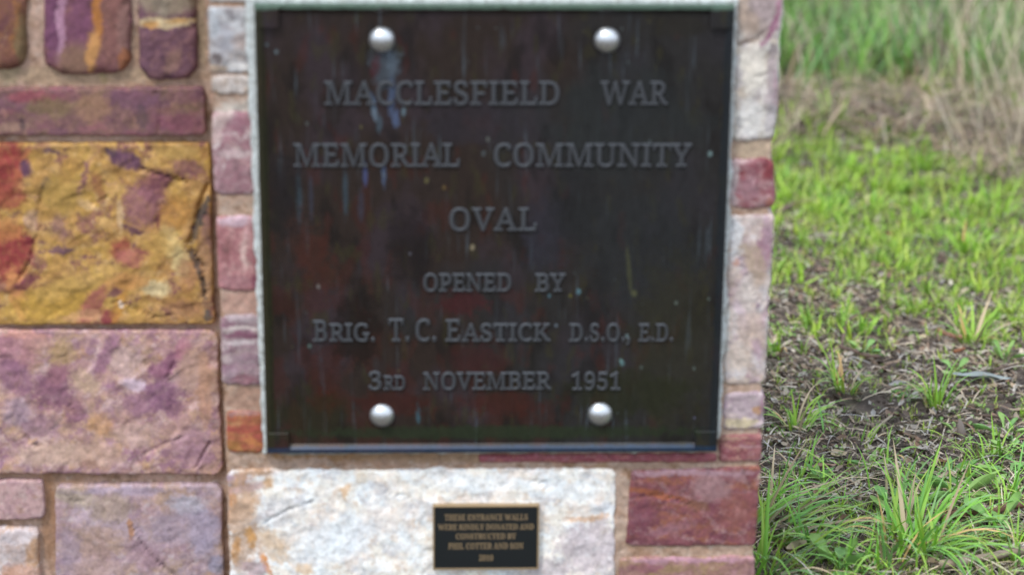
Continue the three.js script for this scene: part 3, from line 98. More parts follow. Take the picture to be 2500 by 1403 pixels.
// ---------------------------------------------------------------- stones
const crackDist = (pts, x, y) => { let m = 1e9; for (let i = 1; i < pts.length; i++) { const [ax, ay] = pts[i - 1], [bx, by] = pts[i], dx = bx - ax, dy = by - ay, t = Math.min(1, Math.max(0, ((x - ax) * dx + (y - ay) * dy) / (dx * dx + dy * dy))); m = Math.min(m, Math.hypot(x - ax - t * dx, y - ay - t * dy)); } return m; };
function stoneRelief(s, x, y, k) {
  const S = s.s;
  let h = 0.6 * fbm(x / (S * 1.7) + k * 11, y / (S * 1.7), 3);
  if (s.rel === 'lump') { const a = 1 - Math.abs(fbm(x / S + k, y / S * 1.1 + 9, 4)) * 2.2; h += 0.55 * (a - 0.5) + 0.32 * fbm(x / (S * 0.3), y / (S * 0.3) + k, 3); const st = fbm(x / (S * 1.2) + 31, y / (S * 1.2) - k * 2, 2); h += 0.5 * sstep(0.02, 0.10, st) - 0.25; }
  else h += 0.5 * fbm(x / (S * 0.5) + k, y / (S * 0.5) + 5, 4);
  h *= s.amp;
  h += (s.mic ?? 0.55) * (1.0 * fbm(x / 13 + k, y / 13, 3) - 1.3 * sstep(0.2, 0.4, fbm(x / 12 - k, y / 12 + 60, 2)));
  for (const [w, d, pts] of s.k || []) { const dd = crackDist(pts, x, y) + 1.5 * noise(x / 6, y / 6); if (dd < w) h -= d * (1 - sstep(0, w, dd)); }
  return h;
}
function stoneTexture(s, k) {
  const xs = s.q.map((p) => p[0]), ys = s.q.map((p) => p[1]), x0 = Math.min(...xs) - 8, x1 = Math.max(...xs) + 8, y0 = Math.min(...ys) - 8, y1 = Math.max(...ys) + 8;
  const w = Math.min(1000, Math.round((x1 - x0) * (s.res || 1))), h = Math.min(1000, Math.round((y1 - y0) * (s.res || 1)));
  const tone = (h) => { const c = base(h), m = s.m ?? 1, y = 0.3 * c[0] + 0.55 * c[1] + 0.15 * c[2], d = s.d ?? 0.03; return c.map((v) => (v + (y - v) * d) * m); };
  const b = tone(s.c), L = s.l.map((l) => tone(l[0])), Pc = s.p.map((p) => tone(p[5]));
  const t = texture(w, h, (i, j) => {
    const X = x0 + (i + 0.5) / w * (x1 - x0), Y = y0 + (j + 0.5) / h * (y1 - y0);
    const jx = 4.5 * noise(X / 4.3 + k, Y / 4.3), jy = 4.5 * noise(X / 4.3 - 31, Y / 4.3 + k), wx = X + jx + 14 * fbm(X / 34 + k, Y / 34, 4), wy = Y + jy + 14 * fbm(X / 34 - 8, Y / 34 + k, 4), c = [...b];
    for (let q = 0; q < L.length; q++) mixColor(c, L[q], layerMask(s.l[q], wx, wy, k + q) * s.l[q][7]);
    if (L.length > 1) { mixColor(c, L[0], 0.28 * sstep(0.08, 0.3, fbm(X / 11 + 40, Y / 11 + k, 3))); mixColor(c, L[1], 0.28 * sstep(0.08, 0.3, fbm(X / 9 - 20, Y / 9 + k, 3))); mixColor(c, b, 0.25 * sstep(0.1, 0.3, fbm(X / 8 + 9, Y / 10 - k, 3))); }
    const pm = fbm(X / 7 + k, Y / 12, 3);
    for (let q = 0; q < Pc.length; q++) { const m = patchMask(s.p[q], X + 0.5 * (wx - X), Y + 0.5 * (wy - Y), k + q); if (m > 0) mixColor(c, Pc[q], m * s.p[q][6] * Math.min(1, 0.95 + 0.45 * pm)); }
    let n = 1 + 0.24 * fbm(X / 17, Y / 17 + k, 3) + 0.13 * noise(X / 6 + k, Y / 6) + 0.14 * noise(X / 2.6, Y / 2.6);
    n *= 1 - 0.2 * sstep(0.16, 0.36, fbm(X / 10 - k, Y / 10 + 77, 3)); n *= 1 + 0.13 * sstep(0.18, 0.36, fbm(X / 8 + 3 * k, Y / 8 + 177, 3)); // dark and pale mineral flecks // mineral grain
    return [c[0] * n, c[1] * n, c[2] * n];
  });
  return { t, x0, x1, y0, y1 };
}
function axis(len, cell) { const e = [0, 0.8, 2.2, 4.4, 7.2], n = Math.max(2, Math.round((len - 14.4) / cell)); if (len < 24) return [...Array(7).keys()].map((i) => i / 6); const o = e.map((v) => v / len); for (let i = 1; i < n; i++) o.push((7.2 + (len - 14.4) * i / n) / len); for (let i = e.length - 1; i >= 0; i--) o.push(1 - e[i] / len); return o; }
let stoneCount = 0;
function stoneGeometry(s, z, bb, cell, depth, k) { // q = TL, TR, BR, BL in mm, z = face in metres
  const [tl, tr, br, bl] = s.q, wd = (tr[0] - tl[0] + br[0] - bl[0]) / 2, ht = (tl[1] - bl[1] + tr[1] - br[1]) / 2;
  const U = axis(wd, cell), V = axis(ht, cell), nu = U.length, nv = V.length, pos = [], uv = [], idx = [];
  const r = Math.min(s.r, wd / 2.1, ht / 2.1), en = s.en;
  const put = (x, y, zz) => { pos.push(x / 1000, y / 1000, zz); uv.push((x - bb.x0) / (bb.x1 - bb.x0), (y - bb.y0) / (bb.y1 - bb.y0)); };
  const point = (u, v) => {
    const ex = u * wd, ey = v * ht, dv = Math.min(ey, ht - ey), du = Math.min(ex, wd - ex);
    const inX = dv < r ? r - Math.sqrt(Math.max(0, r * r - (r - dv) ** 2)) : 0;
    const lx = bl[0] + (tl[0] - bl[0]) * v, rx = br[0] + (tr[0] - br[0]) * v, by = bl[1] + (br[1] - bl[1]) * u, ty = tl[1] + (tr[1] - tl[1]) * u;
    const y = by + (ty - by) * v + en * ((1 - v) * fbm(lx / 60 + ex / 26 + k, 1.7 + k, 3) + v * fbm(ex / 26 + k * 2, 8.1 + k, 3));
    const l = lx + inX + en * fbm(y / 26 + k * 3, 4.4, 3), rg = rx - inX + en * fbm(y / 26 - k, 12.4, 4);
    return [l + (rg - l) * u, y, du, dv];
  };
  for (let j = 0; j < nv; j++) for (let i = 0; i < nu; i++) {
    const [x, y, du, dv] = point(U[i], V[j]);
    const er = s.er * (0.75 + 0.75 * noise(x / 20 + k, y / 20) ** 2 + 0.35 * noise(x / 31 + k, y / 31)), a = Math.max(0, 1 - du / er), b = Math.max(0, 1 - dv / er), f = Math.min(1, Math.sqrt(a * a + b * b));
    const drop = er * 0.75 * (1 - Math.sqrt(Math.max(0, 1 - f * f)));
    put(x, y, z + (stoneRelief(s, x, y, k) * (1 - 0.6 * f) - drop) / 1000);
  }
  for (let j = 0; j < nv - 1; j++) for (let i = 0; i < nu - 1; i++) { const a = j * nu + i; idx.push(a, a + 1, a + nu + 1, a, a + nu + 1, a + nu); }
  const ring = []; for (let i = 0; i < nu; i++) ring.push(i); for (let j = 1; j < nv; j++) ring.push(j * nu + nu - 1); for (let i = nu - 2; i >= 0; i--) ring.push((nv - 1) * nu + i); for (let j = nv - 2; j > 0; j--) ring.push(j * nu);
  const b0 = pos.length / 3; for (const v of ring) { pos.push(pos[v * 3], pos[v * 3 + 1], z - depth); uv.push(uv[v * 2], uv[v * 2 + 1]); }
  for (let i = 0; i < ring.length; i++) { const n = (i + 1) % ring.length; idx.push(ring[i], b0 + i, b0 + n, ring[i], b0 + n, ring[n]); }
  const g = new THREE.BufferGeometry(); g.setAttribute('position', new THREE.Float32BufferAttribute(pos, 3)); g.setAttribute('uv', new THREE.Float32BufferAttribute(uv, 2)); g.setIndex(idx); g.computeVertexNormals(); return g;
}
function stone(group, s, z, { cell = 3.2, depth = 0.03, name = 'stone', rough = 0.86, mat = null, bb = null } = {}) {
  const k = ++stoneCount * 1.37;
  if (!mat) { bb = stoneTexture(s, k); mat = new THREE.MeshStandardMaterial({ map: bb.t, roughness: rough }); }
  return part(group, name, stoneGeometry(s, z, bb, cell, depth, k), mat);
}
// generic blocks for the parts of the masonry beyond the picture: six shared materials
const palettes = [['#b48c84', '#8f6478', '#c7a6a4'], ['#bb8a52', '#c89c5c', '#8a5450'], ['#8c6462', '#7c5262', '#a08068'], ['#d8d0c8', '#e7ecf0', '#c9b8a8'], ['#96595e', '#7f4654', '#b88f90'], ['#a78e96', '#b5a6b8', '#b39478']];
const generic = palettes.map(([a, b, c], i) => { const s = { q: [[0, 400], [400, 400], [400, 0], [0, 0]], c: a, l: [[b, 50, 1.3, 0.8, 30, 0.03, 0.14, 0.8], [c, 34, 1, 1, 0, 0.14, 0.12, 0.8], [b, 14, 1.4, 0.8, 30, 0.25, 0.08, 0.6]], p: [] }; const bb = stoneTexture(s, 50 + i * 3.3); return { bb, mat: new THREE.MeshStandardMaterial({ map: bb.t, roughness: 0.86 }) }; });
function fill(group, x0, x1, y0, y1, z, course, turn) { // rough courses of blocks
  for (let y = y0; y < y1 - 20;) {
    let h = Math.min(rr(course * 0.7, course * 1.4), y1 - y); if (y1 - y - h < course * 0.5) h = y1 - y;
    for (let x = x0; x < x1 - 20;) {
      let w = Math.min(rr(90, 320), x1 - x); if (x1 - x - w < 70) w = x1 - x;
      const s = { q: [[x + 7, y + h - 7], [x + w - 7, y + h - 7], [x + w - 7, y + 7], [x + 7, y + 7]], amp: 3.5, s: 45, r: 10, er: 9, en: 3, rel: rnd() < 0.5 ? 'lump' : '' };
      const g = generic[Math.floor(rnd() * 6)], bb = { x0: x - rr(0, 380 - w > 0 ? 380 - w : 0), y0: y - rr(0, 100), x1: 0, y1: 0 }; bb.x1 = bb.x0 + 416; bb.y1 = bb.y0 + 416;
      const m = stone(group, s, turn ? 0 : z, { cell: 7, mat: g.mat, bb });
      if (turn) { m.rotation.y = Math.PI / 2; m.position.x += z; }
      x += w;
    }
    y += h;
  }
}
function mortarSpec(q, c, l, p) { return { q, c, l, p, amp: 4.2, s: 26, r: 3, er: 3, en: 1.5, res: 0.9 }; }

const pillar = thing('stone_pillar', 'square stone gate pillar of white, pink and dark red blocks carrying two plaques', 'pillar', [0, 0, -0.24]);
{
  const core = new THREE.BoxGeometry(0.716, 1.28, 0.425); core.translate(0.002, 0.56, -0.2425);
  part(pillar, 'pillar_core', core, new THREE.MeshStandardMaterial({ color: new THREE.Color().setRGB(...base('#b39a80')), roughness: 0.95 }));
  stone(pillar, mortarSpec([[-362, 1195], [364, 1195], [364, -60], [-362, -60]], '#c6aa98', [['#b28c72', 60, 1.4, 0.8, 0, 0.04, 0.16, 0.85], ['#c7ab98', 40, 1, 1, 0, 0.1, 0.14, 0.8], ['#8f6c4c', 24, 1.5, 0.7, 0, 0.26, 0.1, 0.7], ['#cdbfb2', 12, 1, 1, 0, 0.3, 0.08, 0.6]],
    [[-190, 283, 150, 10, 0, '#a67c4e', 0.9, 0.8], [-60, 280, 170, 12, 0, '#ae8e70', 0.9, 0.6], [150, 200, 14, 90, 0, '#a88764', 0.9, 0.5], [210, 159, 120, 8, 0, '#c3ab96', 0.9, 0.6], [-320, 760, 44, 20, 0, '#cfc6bc', 0.9, 0.8], [-320, 705, 40, 18, 0, '#c4a488', 0.9, 0.4], [-320, 500, 44, 22, 0, '#c79c8c', 0.9, 0.4], [-318, 362, 44, 20, 0, '#b08a76', 0.9, 0.4], [340, 712, 30, 16, 0, '#c3ac92', 0.9, 0.4], [345, 560, 30, 12, 0, '#cdb39c', 0.9, 0.4], [340, 330, 30, 12, 0, '#c9a98c', 0.8, 0.4]]), -0.0155, { cell: 5, depth: 0.012, name: 'mortar', rough: 0.95 });
  for (const s of D_pillar) { const right = s.q[1][0] > 320; stone(pillar, s, -0.012, { depth: right ? 0.115 : 0.03 }); }
  fill(pillar, -366, 371, 955, 1195, -0.012, 110);
  fill(pillar, -366, 371, -20, 52, -0.012, 72);
  fill(pillar, -305, 305, 921, 957, -0.012, 36);
  fill(pillar, 135, 452, -20, 1195, 0.372, 130, true);
  // pale setting mortar round the plaque
  const bedS = (q, c = '#cdd3d2') => ({ q, c, l: [['#dfe6e6', 10, 1, 1, 0, 0.1, 0.1, 0.8], ['#b3b3a8', 14, 1, 1, 0, 0.25, 0.1, 0.6]], p: [], amp: 1.3, s: 14, r: 2, er: 2, en: 4.5 });
  stone(pillar, bedS([[-317, 916], [-303, 916], [-303, 288], [-311, 288]]), -0.0015, { cell: 4, name: 'mortar_bed' });
  stone(pillar, bedS([[303, 914], [310, 914], [311, 306], [303, 306]]), -0.0035, { cell: 4, name: 'mortar_bed' });
  stone(pillar, bedS([[-303, 917], [303, 916], [303, 905], [-303, 905]]), -0.0025, { cell: 4, name: 'mortar_bed' });
  stone(pillar, bedS([[-303, 295], [303, 295], [303, 285], [-303, 284]], '#a9aca0'), -0.0065, { cell: 4, name: 'mortar_bed' });
}
const wall = thing('stone_wall', 'low wall of coursed orange, pink and purple stone blocks beside the pillar', 'wall', [-0.86, 0, -0.25]);
{
  const core = new THREE.BoxGeometry(0.99, 1.28, 0.3); core.translate(-0.866, 0.56, -0.2735);
  part(wall, 'wall_core', core, new THREE.MeshStandardMaterial({ color: new THREE.Color().setRGB(...base('#a8896e')), roughness: 0.95 }));
  stone(wall, mortarSpec([[-1355, 1195], [-368, 1195], [-368, -60], [-1355, -60]], '#c0a390', [['#a8856a', 60, 1.4, 0.8, 0, 0.04, 0.16, 0.85], ['#c7a594', 40, 1, 1, 0, 0.1, 0.14, 0.8], ['#86644a', 24, 1.5, 0.7, 0, 0.26, 0.1, 0.6], ['#c9b8aa', 12, 1, 1, 0, 0.3, 0.08, 0.6]],
    [[-560, 785, 200, 14, 0, '#b79c80', 0.9, 0.5], [-520, 708, 220, 10, 0, '#c4ab9e', 0.9, 0.5], [-600, 455, 200, 6, 0, '#c08c6a', 0.8, 0.5], [-560, 222, 180, 10, 0, '#a07656', 0.85, 0.6], [-622, 150, 14, 90, 0, '#ad8464', 0.9, 0.4], [-640, 820, 14, 60, 0, '#ab9878', 0.9, 0.4], [-515, 830, 10, 60, 0, '#94835c', 0.9, 0.4], [-385, 850, 8, 60, 0, '#a58f74', 0.9, 0.4]]), -0.1115, { cell: 5, depth: 0.012, name: 'mortar', rough: 0.95 });
  for (const s of D_wall) stone(wall, s, -0.1);
  fill(wall, -1350, -790, -20, 1195, -0.1, 130);
  fill(wall, -790, -372, 950, 1195, -0.1, 110);
}

// ---------------------------------------------------------------- bronze plaque
const font = await new FontLoader().loadAsync('fonts/droid/droid_serif_bold.typeface.json');
const thin = await new FontLoader().loadAsync('fonts/droid/droid_serif_regular.typeface.json');
const PW = 0.61, PH = 0.618, PY = 0.6;
const bronzeTex = (() => {
  const n = 700, S = 640, specks = [];
  for (let i = 0; i < 26; i++) specks.push([rr(-300, 300), rr(295, 905), rr(0.8, 1.8), rr(1, 2.4), 0, ['#8c9a9c', '#8a8458', '#707c84', '#9aa'][Math.floor(rnd() * 4)], rr(0.2, 0.5), 0.3]);
  const list = [...D_stains, ...D_dots, ...specks], C = list.map((p) => base(p[5])), b = base('#3c302b'), g = base('#30373a'), v = base('#473b42'), rd = base('#5c2a20'), gr = base('#66727c');
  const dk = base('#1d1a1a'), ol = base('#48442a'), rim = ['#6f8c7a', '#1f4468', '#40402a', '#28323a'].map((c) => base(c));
  return texture(n, n, (i, j) => {
    const x = (i / n - 0.5) * S, y = PY * 1000 + (j / n - 0.5) * S, c = [...b];
    mixColor(c, v, sstep(-0.1, 0.35, fbm(x / 90, y / 120, 4)) * 0.8);
    mixColor(c, g, sstep(-0.15, 0.3, fbm(x / 120 + 7, y / 200, 3) + x / 420 - 0.05) * 0.55);
    mixColor(c, dk, sstep(0.05, 0.4, fbm(x / 40 + 3, y / 90 + 5, 4)) * 0.6);
    mixColor(c, rd, sstep(0.16, 0.38, fbm(x / 26 + 13, y / 60, 4) - x / 1800 - (y - 600) / 1500) * 0.32);
    mixColor(c, ol, sstep(0.2, 0.42, fbm(x / 18 + 23, y / 46, 4)) * 0.45);
    mixColor(c, gr, sstep(0.2, 0.5, fbm(x / 6, y / 130 + 2, 3)) * 0.6 * sstep(-0.2, 0.3, fbm(x / 60, y / 100 + 40, 2)));
    for (let q = 0; q < list.length; q++) { const m = patchMask(list[q], x, y, q); if (m > 0) mixColor(c, C[q], m * list[q][6]); }
    const e = fbm(x / 22, y / 22, 3) * 3, e2 = y > 902 + e || y < 300 + e * 0.7; // verdigris and grime on the rim; bottom edge has sky reflection painted in blue
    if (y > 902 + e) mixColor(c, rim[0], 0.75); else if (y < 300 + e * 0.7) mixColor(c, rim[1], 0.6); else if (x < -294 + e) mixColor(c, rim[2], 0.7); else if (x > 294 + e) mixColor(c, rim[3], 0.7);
    const f = (e2 ? 0.8 : 0.66) * (1 + 0.25 * noise(x / 3, y / 3) + 0.25 * fbm(x / 9, y / 14, 3));
    return [c[0] * f, c[1] * f, c[2] * f];
  });
})();
const planarUV = (g, S = 0.64, cy = PY) => { const p = g.attributes.position, u = new Float32Array(p.count * 2); for (let i = 0; i < p.count; i++) { u[2 * i] = p.getX(i) / S + 0.5; u[2 * i + 1] = (p.getY(i) - cy) / S + 0.5; } g.setAttribute('uv', new THREE.BufferAttribute(u, 2)); return g; };
function ringFrame(w, h, cy, rings) { // rings: [inset, z] from the outside in, quads between them, flat shaded
  const pos = []; const P = (o, k) => { const sx = [-1, 1, 1, -1][k], sy = [-1, -1, 1, 1][k]; return [sx * (w / 2 - o[0]), cy + sy * (h / 2 - o[0]), o[1]]; };
  for (let r = 0; r < rings.length - 1; r++) for (let k = 0; k < 4; k++) { const a = P(rings[r], k), b = P(rings[r], (k + 1) % 4), c = P(rings[r + 1], (k + 1) % 4), d = P(rings[r + 1], k); pos.push(...a, ...b, ...c, ...a, ...c, ...d); }
  const g = new THREE.BufferGeometry(); g.setAttribute('position', new THREE.Float32BufferAttribute(pos, 3)); g.computeVertexNormals(); return g;
}
function lettering(group, words, z, depth, bevel, mat, fnt, squeeze = 1) {
  const res = fnt.data.resolution, capUnits = (() => { const g = new THREE.ShapeGeometry(fnt.generateShapes('H', 1000)); g.computeBoundingBox(); return g.boundingBox.max.y / 1000; })(), cache = {};
  for (const [text, x0, x1, y, cap] of words) {
    const size = cap / 1000 / capUnits, adv = [...text].map((c) => (fnt.data.glyphs[c] || fnt.data.glyphs.n).ha * size / res * squeeze), total = adv.reduce((a, b) => a + b, 0), width = (x1 - x0) / 1000;
    let sx = squeeze, track = 0; if (text.length > 1) { track = (width - total) / (text.length - 1); if (track < 0) { sx = squeeze * width / total; track = 0; } } else sx = squeeze * width / total;
    let x = x0 / 1000;
    [...text].forEach((c, i) => {
      if (c !== ' ') {
        const key = c + size.toFixed(4), g0 = cache[key] ??= new THREE.ExtrudeGeometry(fnt.generateShapes(c, size), { depth, bevelEnabled: bevel > 0, bevelThickness: bevel, bevelSize: bevel * 0.7, bevelOffset: -bevel * 0.15, bevelSegments: 1, curveSegments: 4 });
        const m = part(group, 'letter', g0, mat); m.scale.x = sx / squeeze * squeeze; m.position.x += x; m.position.y += y / 1000; m.position.z += z;
      }
      x += adv[i] * (sx / squeeze) + track;
    });
  }
}
const plaque = thing('bronze_plaque', 'large dark bronze memorial plaque with raised lettering and four domed silver fixings', 'plaque', [0, PY - PH / 2, 0]);
{
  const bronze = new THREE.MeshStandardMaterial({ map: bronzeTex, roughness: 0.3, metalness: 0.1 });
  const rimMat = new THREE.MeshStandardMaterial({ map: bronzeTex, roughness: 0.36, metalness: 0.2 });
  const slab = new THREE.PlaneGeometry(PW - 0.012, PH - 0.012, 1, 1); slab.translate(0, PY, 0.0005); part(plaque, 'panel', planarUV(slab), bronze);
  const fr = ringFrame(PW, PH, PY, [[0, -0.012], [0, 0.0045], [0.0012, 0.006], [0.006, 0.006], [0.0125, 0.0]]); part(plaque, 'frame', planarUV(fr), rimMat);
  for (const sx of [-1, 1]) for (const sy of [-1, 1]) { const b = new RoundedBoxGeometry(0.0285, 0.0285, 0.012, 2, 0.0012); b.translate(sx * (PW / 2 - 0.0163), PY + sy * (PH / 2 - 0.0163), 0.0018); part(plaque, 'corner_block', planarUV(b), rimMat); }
  const dome = new THREE.LatheGeometry([[0, 0.0115], [0.004, 0.0112], [0.008, 0.0100], [0.0115, 0.0080], [0.0143, 0.0053], [0.0163, 0.0022], [0.0168, 0.0008], [0.0166, 0]].map(([r, z]) => new THREE.Vector2(r, z)).reverse(), 40); dome.rotateX(Math.PI / 2);
  const metal = new THREE.MeshStandardMaterial({ color: new THREE.Color().setRGB(0.66, 0.68, 0.70), metalness: 0.9, roughness: 0.33 });
  for (const [x, y] of [[-0.1443, 0.8618], [0.1433, 0.8616], [-0.1492, 0.3444], [0.1453, 0.345]]) { const m = part(plaque, 'dome_fixing', dome, metal); m.position.x += x; m.position.y += y; m.position.z += 0.0008; }
  lettering(plaque, D_words, 0.0002, 0.0022, 0.0013, new THREE.MeshStandardMaterial({ color: new THREE.Color().setRGB(0.098, 0.105, 0.118), roughness: 0.34, metalness: 0.45 }), thin);
}
const small = thing('brass_plaque', 'small black plaque with brass border and brass lettering on the white stone', 'plaque', [-0.0078, 0.111, -0.0075]);
{
  const [tl, tr, br, bl] = D_smallPlate, cx = (tl[0] + tr[0] + br[0] + bl[0]) / 4000, w = (tr[0] - tl[0] + br[0] - bl[0]) / 2000, h = (tl[1] + tr[1] - bl[1] - br[1]) / 2000, cy = (tl[1] + tr[1] + br[1] + bl[1]) / 4000;
  const brass = new THREE.MeshStandardMaterial({ color: new THREE.Color().setRGB(0.40, 0.29, 0.17), roughness: 0.45, metalness: 0.5 });
  const fr = ringFrame(w, h, cy, [[0, -0.013], [0, -0.0035], [0.0004, -0.003], [0.0021, -0.003], [0.0026, -0.0042]]); fr.translate(cx, 0, 0); part(small, 'border', fr, brass);
  const f = new THREE.PlaneGeometry(w - 0.005, h - 0.005); f.translate(cx, cy, -0.0040); part(small, 'face', f, new THREE.MeshStandardMaterial({ color: new THREE.Color().setRGB(0.010, 0.013, 0.015), roughness: 0.4 }));
  lettering(small, D_small, -0.0040, 0.0005, 0, brass, font, 0.9);
}

// ---------------------------------------------------------------- ground
const inVisible = (x, z) => x > 0.3 && x < 2.0 && z < 0 && z > -4.6;
function ground(x, z) {
  let h = 0.022 * fbm(x * 1.6, z * 1.6, 3) + 0.009 * fbm(x * 9 + 3, z * 9, 3) + 0.004 * fbm(x * 40, z * 40, 2);
  h += 0.04 * Math.exp(-(((z + 2.72) / 0.3) ** 2)) * sstep(0.2, 0.6, x);
  h += 0.02 * Math.exp(-(((z + 0.25) / 0.3) ** 2));
  const far = Math.hypot(x, z + 1); if (far > 6) h += 0.02 * (far - 6) * (z < 0 ? 1 : 0.3);
  return h - 0.012;
}
const soilTex = (() => {
  const n = 1024, S = 0.9, per = (f, x, y) => f(x, y); // metres per tile, tone breaks hide the repeat
  const a = [0.078, 0.058, 0.047], b = [0.045, 0.034, 0.028], c = [0.13, 0.102, 0.083], d = [0.085, 0.085, 0.045];
  const tile = (x, y, s, o) => { const u = x / n, v = y / n, f = (p, q) => fbm(p * S / s, q * S / s, o); const wu = sstep(0.8, 1, u), wv = sstep(0.8, 1, v); const p = f(u, v) * (1 - wu) + f(u - 1, v) * wu, q = f(u, v - 1) * (1 - wu) + f(u - 1, v - 1) * wu; return p * (1 - wv) + q * wv; };
  return texture(n, n, (i, j) => { const o = [...a]; mixColor(o, b, sstep(-0.1, 0.3, tile(i, j, 0.05, 4))); mixColor(o, c, sstep(0.1, 0.4, tile(i + 300, j, 0.012, 3)) * 0.8); mixColor(o, d, sstep(0.15, 0.4, tile(i, j + 200, 0.12, 3)) * 0.6); const k = 1 + 0.5 * noise(i / 2.3, j / 2.3); return o.map((v) => v * k); }, true);
})();
{
  const steps = (lo, hi, fine, out) => { const a = []; for (let v = lo; v < hi; v += fine) a.push(v); a.push(hi); let s = fine; const L = [], R = []; let v = lo; while (v > -out) { s *= 1.22; v -= s; L.unshift(v); } s = fine; v = hi; while (v < out) { s *= 1.22; v += s; R.push(v); } return [...L, ...a, ...R]; };
  const X = steps(0.3, 2.0, 0.014, 120), Z = steps(-4.5, 0.3, 0.014, 120), pos = [], uv = [], idx = [];
  for (const z of Z) for (const x of X) { pos.push(x, ground(x, z), z); uv.push(x / 0.9, z / 0.9); }
  const n = X.length; for (let j = 0; j < Z.length - 1; j++) for (let i = 0; i < n - 1; i++) { const a = j * n + i; idx.push(a, a + n, a + n + 1, a, a + n + 1, a + 1); }
  const g = new THREE.BufferGeometry(); g.setAttribute('position', new THREE.Float32BufferAttribute(pos, 3)); g.setAttribute('uv', new THREE.Float32BufferAttribute(uv, 2)); g.setIndex(idx); g.computeVertexNormals();
  const m = shade(new THREE.Mesh(g, new THREE.MeshStandardMaterial({ map: soilTex, roughness: 0.97 }))); m.name = 'ground'; m.userData.kind = 'structure'; scene.add(m);
}

// ---------------------------------------------------------------- plants and litter
const leafMat = (r, g, b, t = 0.3) => new THREE.MeshPhysicalMaterial({ color: new THREE.Color().setRGB(r, g, b), roughness: 0.62, transmission: t, thickness: 0, side: THREE.DoubleSide });
const dryMat = (r, g, b) => new THREE.MeshStandardMaterial({ color: new THREE.Color().setRGB(r, g, b), roughness: 0.9, side: THREE.DoubleSide });
function ribbon(n, f, fold = 0.2) { // a strip along a curve: f(t) -> {p:[x,y,z], w, side:[x,y,z], up:[x,y,z]}; three points across
  const pos = [], idx = [], uv = [];
  for (let i = 0; i <= n; i++) { const t = i / n, s = f(t); for (const k of [-1, 0, 1]) { const l = k === 0 ? -s.w * fold : 0; pos.push(s.p[0] + s.side[0] * k * s.w + s.up[0] * l, s.p[1] + s.side[1] * k * s.w + s.up[1] * l, s.p[2] + s.side[2] * k * s.w + s.up[2] * l); uv.push(k * 0.5 + 0.5, t); } }
  for (let i = 0; i < n; i++) for (let k = 0; k < 2; k++) { const a = i * 3 + k; idx.push(a, a + 1, a + 4, a, a + 4, a + 3); }
  const g = new THREE.BufferGeometry(); g.setAttribute('position', new THREE.Float32BufferAttribute(pos, 3)); g.setAttribute('uv', new THREE.Float32BufferAttribute(uv, 2)); g.setIndex(idx); g.computeVertexNormals(); return g;
}
// blade of length 1 rising along y and bending towards +z, half width w
function blade(w, lean, bend, n = 6, twist = 0) {
  const pts = [[0, 0, 0]]; let y = 0, z = 0; for (let i = 1; i <= n; i++) { const t = (i - 0.5) / n, a = lean + bend * t ** 1.4; y += Math.cos(a) / n; z += Math.sin(a) / n; pts.push([0, y, z]); }
  return ribbon(n, (t) => { const i = Math.round(t * n), a = lean + bend * t ** 1.4, tw = twist * t; return { p: pts[i], w: w * (t < 0.12 ? 0.6 + 0.4 * t / 0.12 : Math.max(0.03, (1 - ((t - 0.12) / 0.88) ** 2.2))), side: [Math.cos(tw), 0, Math.sin(tw)], up: [0, -Math.sin(a), Math.cos(a)] }; }, 0.28);
}
function leafGeo(kind, wav = 0, n = 12) { // leaf of length 1 along +z rising by curl, half width given by the scale in x
  const prof = [(t) => (t < 0.45 ? 0.10 + 0.25 * (t / 0.45) ** 2 : 0.35 + 0.65 * Math.sin(Math.min(1, (t - 0.45) / 0.33) * Math.PI / 2)) * (t > 0.78 ? Math.sqrt(Math.max(0, 1 - ((t - 0.78) / 0.22) ** 2)) : 1), (t) => Math.max(0.02, Math.sin(Math.PI * Math.min(1, t * 0.96 + 0.02) ** 0.85)), (t) => { const b = (t < 0.3 ? 0.12 + 0.3 * t : Math.sin((t - 0.3) / 0.7 * Math.PI * 0.86 + 0.25) * 1.0) * (t > 0.93 ? 0.55 : 1); return Math.max(0.03, b * (1 + 0.14 * ((Math.round(t * n) % 2) * 2 - 1) * (t > 0.35 ? 1 : 0))); }][kind];
  return ribbon(n, (t) => ({ p: [0.02 * Math.sin(t * 7) * wav, 0, t], w: prof(t), side: [1, 0, 0], up: [0, 1, 0] }), 0.12);
}
function bendLeaf(g, curl, wave) { const p = g.attributes.position; for (let i = 0; i < p.count; i++) { const t = p.getZ(i), x = p.getX(i), a = curl * t; p.setXYZ(i, x, p.getY(i) + t * Math.sin(a) * 0.6 + wave * Math.sin(t * 9 + x * 4) * 0.05 + wave * 0.12 * x * x, t * Math.cos(a * 0.7)); } g.computeVertexNormals(); return g; }

function stuff(name, label, category, geo, mat, list) { // list: [x, y, z, rotY, tiltX, roll, scale, r, g, b]
  const m = new THREE.InstancedMesh(geo, mat, list.length), M = new THREE.Matrix4(), q = new THREE.Quaternion(), e = new THREE.Euler(), c = new THREE.Color();
  list.forEach((l, i) => { e.set(l[4], l[3], l[5], 'YXZ'); q.setFromEuler(e); M.compose(new THREE.Vector3(l[0], l[1], l[2]), q, new THREE.Vector3(l[6], l[6], l[6])); m.setMatrixAt(i, M); m.setColorAt(i, c.setRGB(l[7], l[8], l[9])); });
  m.name = name; shade(m); tag(m, label, category, null, 'stuff'); scene.add(m); return m;
}
const pick = (a) => a[Math.floor(rnd() * a.length)];
const vary = (c, k = 0.25) => { const f = 1 + rr(-k, k), h = rr(-0.06, 0.06); return [c[0] * f * (1 + h), c[1] * f, c[2] * f * (1 - h)]; };
const behindPillar = (x, z) => x < 0.385 && z < 0.02 && z > -0.46;
const blocked = (x, z) => (x < 0.385 && z > -0.47 && z < -0.005) || (x < -0.33 && z > -0.43 && z < -0.09);

